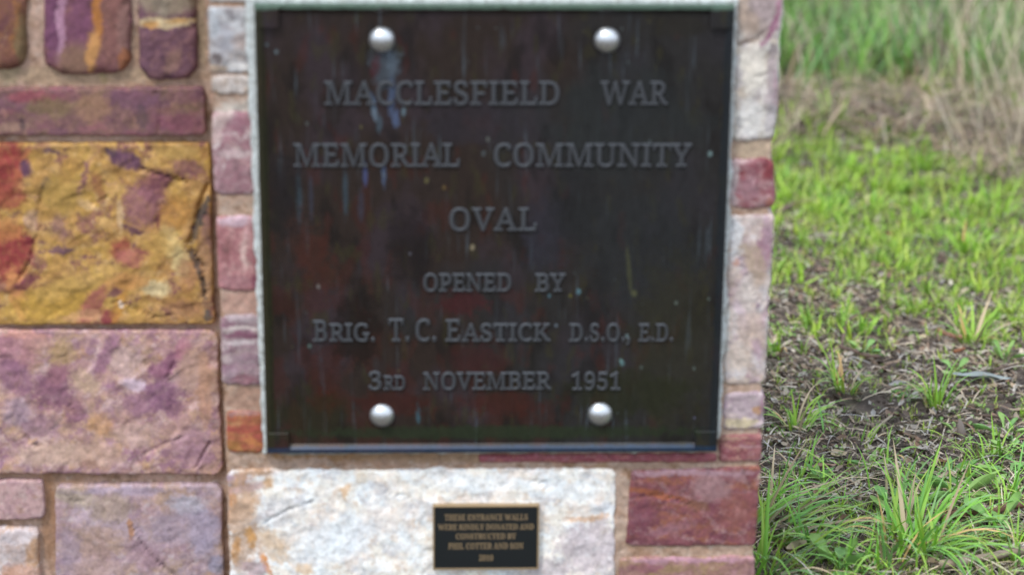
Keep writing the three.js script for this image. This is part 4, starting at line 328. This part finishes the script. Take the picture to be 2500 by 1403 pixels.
// how green, how littered, how bare the ground is at a place
const patchy = (x, z) => fbm(x * 2.3 + 4, z * 2.3, 3);
function greenness(x, z) {
  const p = patchy(x, z);
  const q = fbm(x * 11 + 2, z * 9, 3);
  let g = sstep(-1.05, -1.55, z + 0.25 * p - 0.28 * sstep(0.85, 1.1, x)) * (0.43 + 0.45 * p + 1.25 * q);
  g *= 1 - 0.85 * Math.exp(-(((z + 2.66) / 0.26) ** 2));
  g *= 1 - 0.7 * sstep(0.95, 1.2, x) * Math.exp(-(((z + 2.6) / 0.4) ** 2));
  g = Math.max(g, 0.10 + 0.1 * p);
  if (z > -0.6) g = Math.max(g, (0.5 + 0.4 * p) * sstep(-0.6, -0.42, z + 0.1 * p));
  return Math.max(0, Math.min(1, g));
}
{ // fine short grass: small sprigs of three or four blades
  const sprig = (k) => mergeGeometries([0, 1, 2, 3].slice(0, 3 + (k % 2)).map((i) => { const b = blade(0.045 + 0.012 * (i % 2), 0.1 + 0.14 * i, 0.35 + 0.25 * ((i * k) % 3), 4); b.scale(1, 0.7 + 0.15 * ((i + k) % 3), 1); b.rotateY(i * 2.2 + k); b.translate(0.05 * Math.sin(i * 4 + k), 0, 0.05 * Math.cos(i * 3)); return b; }));
  const cols = [[0.38, 0.56, 0.05], [0.30, 0.52, 0.045], [0.44, 0.58, 0.10], [0.22, 0.42, 0.05], [0.46, 0.55, 0.13]], mat = leafMat(1, 1, 1, 0.3);
  const lists = [[], [], []];
  const area = (x0, x1, z0, z1, n) => { for (let i = 0; i < n; i++) { const x = rr(x0, x1), z = rr(z0, z1); if (blocked(x, z)) continue; if (rnd() > greenness(x, z)) continue; const s = rr(0.017, 0.038) * (rnd() < 0.08 ? 1.7 : 1) * (z < -2 ? 1.25 : 1) * (z > -1.1 ? 0.62 : 1); lists[i % 3].push([x, ground(x, z) - 0.001, z, rr(0, 6.28), rr(-0.25, 0.25), rr(-0.25, 0.25), s, ...vary(pick(cols), 0.25)]); } };
  area(0.35, 1.7, -4.4, 0, 62000); area(1.7, 3.4, -5, 1, 14000); area(0.35, 2.2, 0, 1.6, 4000); area(-1.6, 0.35, -4.5, -0.5, 9000); area(-1.7, 0.4, 0.0, 1.5, 6000);
  lists.forEach((l, k) => stuff(k ? `short_grass_00${k}` : 'short_grass', ['fine yellow-green short grass growing on the brown soil', 'thin pale green grass sprigs scattered over the soil', 'tiny bright grass shoots between the litter'][k], 'grass', sprig(k + 1), mat, l));
}
{ // straw, twig bits and leaf crumbs
  const straw = ribbon(4, (t) => ({ p: [0, 0.10 * Math.sin(t * Math.PI), t - 0.5], w: 0.030 * (1 - 0.5 * t), side: [1, 0, 0], up: [0, 1, 0] }), 0.5);
  const bent = ribbon(5, (t) => ({ p: [0.10 * Math.sin(t * 5), 0.06 * Math.sin(t * 6), t - 0.5], w: 0.022, side: [Math.cos(t * 2), Math.sin(t * 2), 0], up: [0, 1, 0] }), 0.5);
  const crumb = bendLeaf(leafGeo(1, 0.5, 4), 0.8, 1); crumb.translate(0, 0, -0.5); crumb.scale(0.26, 1, 1);
  const mat = dryMat(1, 1, 1), P = [[0.46, 0.38, 0.29], [0.30, 0.24, 0.18], [0.20, 0.15, 0.118], [0.13, 0.096, 0.076], [0.08, 0.06, 0.05], [0.10, 0.075, 0.06], [0.36, 0.33, 0.30], [0.26, 0.17, 0.12], [0.50, 0.45, 0.38]];
  const A = [], B = [], C = []; let pale = 0; const pales = [[0.55, 0.47, 0.37], [0.46, 0.38, 0.29], [0.38, 0.29, 0.21], [0.50, 0.45, 0.40]];
  const area = (x0, x1, z0, z1, n) => { for (let i = 0; i < n; i++) { const x = rr(x0, x1), z = rr(z0, z1); if (blocked(x, z)) continue; const d = 0.55 + 0.9 * fbm(x * 5 + 9, z * 5, 2); if (rnd() > d) continue; const y = ground(x, z) + rr(0.001, 0.007), k = rnd(), c = vary(pick(pale ? pales : P), 0.25), a = [x, y, z, rr(0, 6.28), rr(-0.25, 0.25), rr(-0.6, 0.6)]; if (k < 0.45) A.push([...a, rr(0.015, 0.055), ...c]); else if (k < 0.75) B.push([...a, rr(0.012, 0.05), ...c]); else C.push([...a, rr(0.006, 0.022), ...c]); } };
  area(0.35, 1.4, -1.5, 0.05, 34000); pale = 1; area(0.38, 1.35, -1.35, -0.1, 4000); pale = 0; area(0.45, 1.6, -2.6, -1.4, 26000); area(0.45, 1.9, -4.2, -2.6, 6000); area(1.4, 3, -3, 1, 9000); area(0.3, 2.0, 0.05, 1.4, 7000); area(-1.6, 0.35, 0.0, 1.4, 9000);
  stuff('straw_litter', 'broken pale straw littering the soil', 'litter', straw, mat, A); stuff('twig_litter', 'crooked thin brown stem bits littering the soil', 'litter', bent, mat, B); stuff('leaf_litter', 'small grey and brown leaf crumbs on the soil', 'litter', crumb, mat, C);
  const clod = new THREE.IcosahedronGeometry(1, 1), p = clod.attributes.position; for (let i = 0; i < p.count; i++) { const x = p.getX(i), y = p.getY(i), z = p.getZ(i), k = 1 + 0.3 * noise(x * 1.7 + 5, y * 1.7 + z * 2.1); p.setXYZ(i, x * k * 1.2, y * k * 0.75, z * k); } clod.computeVertexNormals();
  const L = []; for (let i = 0; i < 7000; i++) { const x = rr(0.35, 1.8), z = rr(-2.4, 0.4); if (blocked(x, z)) continue; const s = rr(0.0015, 0.0055) * (rnd() < 0.06 ? 2 : 1), k = rr(0.7, 1.5); L.push([x, ground(x, z) + s * 0.2, z, rr(0, 6.28), rr(-1, 1), 0, s, 0.062 * k, 0.047 * k, 0.039 * k]); }
  stuff('soil_crumbs', 'dark brown crumbs of earth on the bare ground', 'soil', clod, new THREE.MeshStandardMaterial({ roughness: 1 }), L);
}
{ // clover-like seedlings
  const g = mergeGeometries([0, 1, 2].map((i) => { const b = bendLeaf(leafGeo(0, 0, 6), 0.5, 0.4); b.scale(0.34, 1, 1); b.rotateX(-0.35); b.rotateY(i * 2.1); return b; }));
  const L = []; for (let i = 0; i < 2600; i++) { const x = rr(0.38, 1.9), z = rr(-1.9, 0.3); if (blocked(x, z)) continue; const c = vary([0.26, 0.42, 0.12], 0.3); L.push([x, ground(x, z) + rr(0.001, 0.006), z, rr(0, 6.28), rr(-0.2, 0.2), 0, rr(0.004, 0.012), ...c]); }
  stuff('seedlings', 'tiny round-leaved green seedlings sprouting from the soil', 'seedlings', g, leafMat(1, 1, 1, 0.3), L);
}
{ // bank of matted dead grass, tall green grass and dry stems behind it
  const mat = dryMat(1, 1, 1), long = blade(0.012, 0.9, 0.9, 6, 0.8), long2 = blade(0.010, 0.5, 1.6, 6, -0.6), tall = blade(0.022, 0.08, 0.7, 6, 0.4), tall2 = blade(0.020, 0.15, 1.3, 6, -0.5), stem = blade(0.0042, 0.05, 0.35, 5, 0);
  const A = [], B = [], C = [], D = [], E = [], brown = [[0.40, 0.32, 0.23], [0.27, 0.205, 0.15], [0.15, 0.115, 0.09], [0.50, 0.41, 0.30], [0.28, 0.19, 0.135], [0.10, 0.075, 0.06]], green = [[0.15, 0.36, 0.06], [0.21, 0.42, 0.07], [0.14, 0.32, 0.09], [0.28, 0.44, 0.11]];
  for (let i = 0; i < 15000; i++) {
    const x = rr(0.4, 2.4), z = rr(-3.25, -2.0), right = sstep(1.0, 1.3, x), mid = -2.60 + 0.08 * Math.sin(x * 5) + 0.16 * right;
    if (rnd() > Math.exp(-(((z - mid) / (0.19 + 0.19 * right)) ** 2))) continue;
    (i % 2 ? A : B).push([x, ground(x, z) + rr(0, 0.03), z, rr(0, 6.28), rr(0.1, 0.7), rr(-0.2, 0.2), rr(0.07, 0.19), ...vary(pick(brown), 0.3)]);
  }
  for (let i = 0; i < 16000; i++) { const x = rr(0.45, 2.6), z = rr(-4.8, -2.7); if (rnd() > sstep(-2.7, -3.05, z) * (0.75 + 0.5 * fbm(x * 3, z * 3, 2))) continue; const dry = rnd() < 0.32; (i % 2 ? C : D).push([x, ground(x, z) - 0.003, z, rr(0, 6.28), rr(-0.15, 0.25), rr(-0.2, 0.2), rr(0.08, 0.23), ...vary(dry ? pick(brown) : pick(green), 0.25)]); }
  for (let i = 0; i < 26000; i++) { const x = rr(-5, 8), z = rr(-12, -3.0); if (x > 0.45 && x < 2.6 && z > -4.7) continue; if (rnd() > 0.85 + 0.6 * fbm(x, z, 2)) continue; const dry = rnd() < 0.2; (i % 2 ? C : D).push([x, ground(x, z) - 0.003, z, rr(0, 6.28), rr(-0.15, 0.25), rr(-0.2, 0.2), rr(0.14, 0.34), ...vary(dry ? pick(brown) : pick(green), 0.25)]); }
  for (let i = 0; i < 640; i++) { const x = rr(1.12, 2.0) , z = rr(-3.3, -2.2); if (rnd() > sstep(1.1, 1.4, x)) continue; E.push([x, ground(x, z), z, rr(0, 6.28), rr(-0.1, 0.45), rr(-0.25, 0.25), rr(0.2, 0.5), ...vary(pick([[0.55, 0.46, 0.34], [0.45, 0.37, 0.27], [0.62, 0.55, 0.44]]), 0.2)]); }
  for (let i = 0; i < 150; i++) { const x = rr(1.05, 1.6), z = rr(-2.5, -1.95); if (rnd() > sstep(1.05, 1.3, x)) continue; E.push([x, ground(x, z), z, rr(3.4, 5.6), rr(0.0, 0.5), rr(-0.35, 0.35), rr(0.14, 0.42), ...vary([0.60, 0.52, 0.41], 0.2)]); }
  stuff('dead_grass', 'matted brown dead grass heaped behind the lawn', 'dead grass', long, mat, A); stuff('dead_grass_001', 'curled dry grass lying over the brown matted bank', 'dead grass', long2, mat, B);
  stuff('tall_grass', 'taller soft green grass growing behind the dead grass bank', 'grass', tall, leafMat(1, 1, 1, 0.3), C); stuff('tall_grass_001', 'drooping green grass blades beyond the dead grass bank', 'grass', tall2, leafMat(1, 1, 1, 0.3), D);
  stuff('dry_stems', 'thicket of thin straw-coloured stems rising from the dead grass', 'dry grass', stem, mat, E);
}
{ // loose long blades and dead stems sprawling round the clumps
  const A = [], B = [], lo = blade(0.020, 0.4, 0.9, 6, 0.6), dr = blade(0.009, 0.9, 0.8, 6, 0.9), gr = [[0.25, 0.56, 0.05], [0.34, 0.60, 0.07], [0.21, 0.50, 0.10], [0.42, 0.60, 0.08]], br = [[0.55, 0.46, 0.33], [0.42, 0.34, 0.25], [0.62, 0.56, 0.46], [0.30, 0.22, 0.16]];
  for (let i = 0; i < 2500; i++) { const x = rr(0.39, 1.5), z = rr(-0.75, 0.25); if (blocked(x, z)) continue; const d = sstep(-0.72, -0.42, z + 0.1 * fbm(x * 6, z * 6, 2)); if (rnd() > 0.08 + d * (0.75 + 0.6 * fbm(x * 8, z * 8 + 5, 2))) continue; const y = ground(x, z); if (rnd() < 0.66) A.push([x, y, z, rr(0, 6.28), rr(-0.3, 0.5), rr(-0.3, 0.3), rr(0.035, 0.105), ...vary(pick(gr), 0.25)]); else B.push([x, y + rr(0, 0.01), z, rr(0, 6.28), rr(0.2, 0.7), rr(-0.3, 0.3), rr(0.05, 0.14), ...vary(pick(br), 0.25)]); }
  stuff('loose_grass', 'loose green grass blades sprawling between the clumps', 'grass', lo, leafMat(1, 1, 1, 0.3), A); stuff('dead_stems', 'loose pale dead grass stems lying between the clumps', 'dead grass', dr, dryMat(1, 1, 1), B);
}
// separate clumps of longer grass, blade by blade
{
  const shapes = []; for (let i = 0; i < 7; i++) shapes.push(blade(0.02, 0.03 + 0.03 * i, 0.25 + 0.27 * i, 7, 0.5 * Math.sin(i * 2.1)));
  const greens = [leafMat(0.21, 0.50, 0.05), leafMat(0.28, 0.54, 0.06), leafMat(0.17, 0.43, 0.08), leafMat(0.30, 0.50, 0.06), leafMat(0.22, 0.42, 0.14)], brights = [leafMat(0.28, 0.52, 0.04), leafMat(0.34, 0.56, 0.06), leafMat(0.22, 0.46, 0.06)], dry = [dryMat(0.52, 0.42, 0.28), dryMat(0.38, 0.29, 0.2), dryMat(0.55, 0.36, 0.16)];
  const labels = ['largest lush clump of long arching grass blades', 'long grass clump leaning away beside the largest clump', 'grass clump in front of the largest lush clump', 'long glossy grass clump lying sideways out of the pillar foot', 'grass clump with upright blades against the pillar foot', 'thin upright grass at the pillar edge', 'loose grass blades between the pillar and the largest clump',
    'short stiff grass clump with straw base in front of the bent twig', 'stubby green clump with dry straw base next to the pillar', 'small bright upright clump beside the blue-grey leaf', 'bright spreading grass clump on the far side of the bare soil', 'low sparse grass clump behind the rosette weed', 'few short blades near the seed pod', 'short broad blades on open soil near the pale leaf scrap', 'small slanting blades on the open litter', 'grass sprigs beside the pillar past the stubby clump', 'short broad-bladed sprig inside the elbow of the bent twig', 'grass clump standing at the end of the brown stick', 'grass clump in the fine lawn past the brown stick', 'bright grass clump in the lawn below the dry stems', 'lawn clump with pale dead blades below the dry stems', 'broad bright clump in the lawn beyond the cream leaf', 'grass clump at the foot of the dead grass bank', 'grass beside the thick bark stick', 'few blades beside the spoon-leaved weed', 'thin sprawling blades over the dark soil near the pillar', 'small grass clump beside the lobed weed', 'few long blades behind the serrated weed', 'loose blades reaching over the curled bark strip'];
  D_tufts.forEach(([x, z, n, len, wmm, spread, lean, kind], ti) => {
    const t = thing('grass_clump', labels[ti], 'grass clump', [x, ground(x, z) - 0.002, z], 'grass clumps around the pillar');
    for (let i = 0; i < n; i++) {
      const L = len * (kind >= 2 ? (z < -1.6 ? 0.85 : 1.1) : 1) * rr(0.5, 1.12), r = Math.sqrt(rnd()) * len * 0.25, a = rr(0, 6.28), isDry = rnd() < (kind === 3 ? 0.3 : 0.1), m = shade(new THREE.Mesh(pick(shapes), isDry ? pick(dry) : kind >= 2 ? pick(brights) : pick(greens)));
      m.name = isDry ? 'dry_blade' : 'blade'; m.position.set(Math.cos(a) * r, 0, Math.sin(a) * r);
      const d = new THREE.Vector2(Math.cos(a) * spread * rr(0.3, 1) + lean * 1.4 + rr(-0.2, 0.2), Math.sin(a) * spread * rr(0.3, 1)), tilt = Math.min(1.25, d.length() * 0.75);
      m.rotation.set(tilt * 0.8, Math.atan2(d.x, d.y) + rr(-0.3, 0.3), 0, 'YXZ'); m.scale.set(wmm / 40 * (kind >= 2 ? 1.15 : 1.0) * rr(0.6, 1.1), L, L); t.add(m);
    }
  });
}
// broad-leaved weeds, leaf by leaf
{
  const geos = [0, 1, 2].map((k) => [0.25, 0.6, 1.0].map((c) => bendLeaf(leafGeo(k, 0.6), -c * 0.7, 0.35)));
  const mats = [leafMat(0.24, 0.44, 0.12, 0.25), leafMat(0.19, 0.39, 0.11, 0.25), leafMat(0.30, 0.48, 0.14, 0.25)];
  const labels = ['weed with spoon-shaped upright leaves among the long grass', 'flat rosette weed with narrow leaves on the litter', 'weed with a serrated upright leaf behind the largest grass clump', 'narrow-leaved weed with long ribbed leaves next to the rosette', 'lobed-leaf weed at the edge of bare soil', 'small bright rosette weed beyond the seed pod', 'weed with two broad upright leaves by the curled bark', 'pale narrow-leaved weed on soil past the curled brown leaf', 'small leafy upright sprout near the pillar', 'low broad-leaved weed beside the spoon-leaved weed', 'spreading round-leaved weed behind the long grass', 'small pale weed above the lobed weed', 'bright two-leaved sprout at the bent twig', 'small fresh sprout on the dark soil patch', 'thin stemmed sprout under the spreading clump', 'tiny round-leaved seedling beside the curled brown leaf', 'tiny seedling at the pillar side', 'small flat weed between rosette and pale weed', 'small narrow-leaved weed behind the straw stick', 'small narrow sprout beside the seed pod', 'broad-leaved weed over the thick bark stick', 'round-leaved sprout close to the pillar grass'];
  D_weeds.forEach(([x, z, n, len, wd, kind, elev], wi) => {
    const t = thing('weed_plant', labels[wi], 'weed', [x, ground(x, z) + 0.002, z], 'broad-leaved weeds in the litter'), a0 = rr(0, 6.28);
    for (let i = 0; i < n; i++) { const L = len * rr(0.7, 1.1), m = shade(new THREE.Mesh(pick(geos[kind]), pick(mats))); m.name = 'leaf'; m.rotation.set(-elev * rr(0.7, 1.2), a0 + i / n * 6.28 + rr(-0.3, 0.3), rr(-0.3, 0.3), 'YXZ'); m.scale.set(wd / 2 * 1.02 * rr(0.8, 1.1), L * 1.2, L * 1.2); t.add(m); }
  });
}
// fallen leaves
{
  D_leaves.forEach(([x, z, len, wd, ang, col, curl, label]) => {
    const c = base(col, 1.25), g = bendLeaf(leafGeo(1, 1), curl * rr(0.7, 1.2), 0.5 + curl); g.scale(wd / 2, len * 0.5, len); g.translate(0, 0, -len / 2);
    const m = shade(new THREE.Mesh(g, dryMat(...c))); m.name = numbered('fallen_leaf'); m.position.set(x, ground(x, z) + 0.007, z); m.rotation.set(0.08, ang * Math.PI / 180 + Math.PI / 2, rr(-0.2, 0.2), 'YXZ'); tag(m, label, 'leaf', 'fallen leaves on the ground'); scene.add(m);
  });
}
// twigs, sticks and bark
{
  D_twigs.forEach(([pts, rmm, col, label]) => {
    const r = rmm / 1000, curve = new THREE.CatmullRomCurve3(pts.map(([x, z]) => new THREE.Vector3(x, ground(x, z) + r * 0.8 + 0.009, z)));
    const n = 10 + pts.length * 5, g = new THREE.TubeGeometry(curve, n, r, 7, false), p = g.attributes.position, k = rr(0, 50);
    for (let i = 0; i <= n; i++) { const c = curve.getPointAt(i / n), e = Math.min(i, n - i), f = (0.75 + 0.35 * fbm(i * 0.35 + k, 1.1, 2) + 0.25 * (1 - i / n)) * (e === 0 ? 0.35 : 1); for (let j = 0; j <= 7; j++) { const q = i * 8 + j, ff = f * (1 + 0.25 * noise(j * 1.3 + k, i * 0.4)); p.setXYZ(q, c.x + (p.getX(q) - c.x) * ff, c.y + (p.getY(q) - c.y) * ff, c.z + (p.getZ(q) - c.z) * ff); } }
    g.computeVertexNormals();
    const bc = base(col, 1.5), cc = new Float32Array(p.count * 3); for (let q = 0; q < p.count; q++) { const i = Math.floor(q / 8), j = q % 8, f = 1 + 0.5 * fbm(i * 0.22 + k, j * 0.9, 3), gy = 0.3 * sstep(0, 0.5, noise(i * 0.3 + k, j * 0.6 + 7)), av = (bc[0] + bc[1] + bc[2]) / 3; for (let v = 0; v < 3; v++) cc[q * 3 + v] = Math.max(0.01, (bc[v] + (av - bc[v]) * gy) * f); } g.setAttribute('color', new THREE.BufferAttribute(cc, 3));
    const m = shade(new THREE.Mesh(g, new THREE.MeshStandardMaterial({ vertexColors: true, roughness: 0.92 }))); m.name = numbered(rmm > 6 ? 'stick' : 'twig'); tag(m, label, rmm > 6 ? 'stick' : 'twig', 'twigs and sticks on the ground'); scene.add(m);
  });
  const pod = new THREE.LatheGeometry([[0, 0], [0.003, 0.002], [0.0065, 0.009], [0.0075, 0.016], [0.006, 0.025], [0.0035, 0.031], [0.0012, 0.036], [0, 0.037]].map(([a, b]) => new THREE.Vector2(a, b)), 14), p = pod.attributes.position; for (let i = 0; i < p.count; i++) { const f = 1 + 0.12 * noise(p.getX(i) * 700, p.getY(i) * 400 + p.getZ(i) * 300); p.setX(i, p.getX(i) * f); p.setZ(i, p.getZ(i) * f * 0.8); } pod.computeVertexNormals();
  const m = shade(new THREE.Mesh(pod, new THREE.MeshStandardMaterial({ color: new THREE.Color().setRGB(...base('#94877f', 1.5)), roughness: 0.85 }))); m.name = 'seed_pod'; m.position.set(D_pod[0], ground(...D_pod) - 0.001, D_pod[1]); m.rotation.set(-0.5, 0.2, 0.1); tag(m, 'grey woody seed pod standing on the open litter', 'seed pod'); scene.add(m);
}
renderer.render(scene, camera);
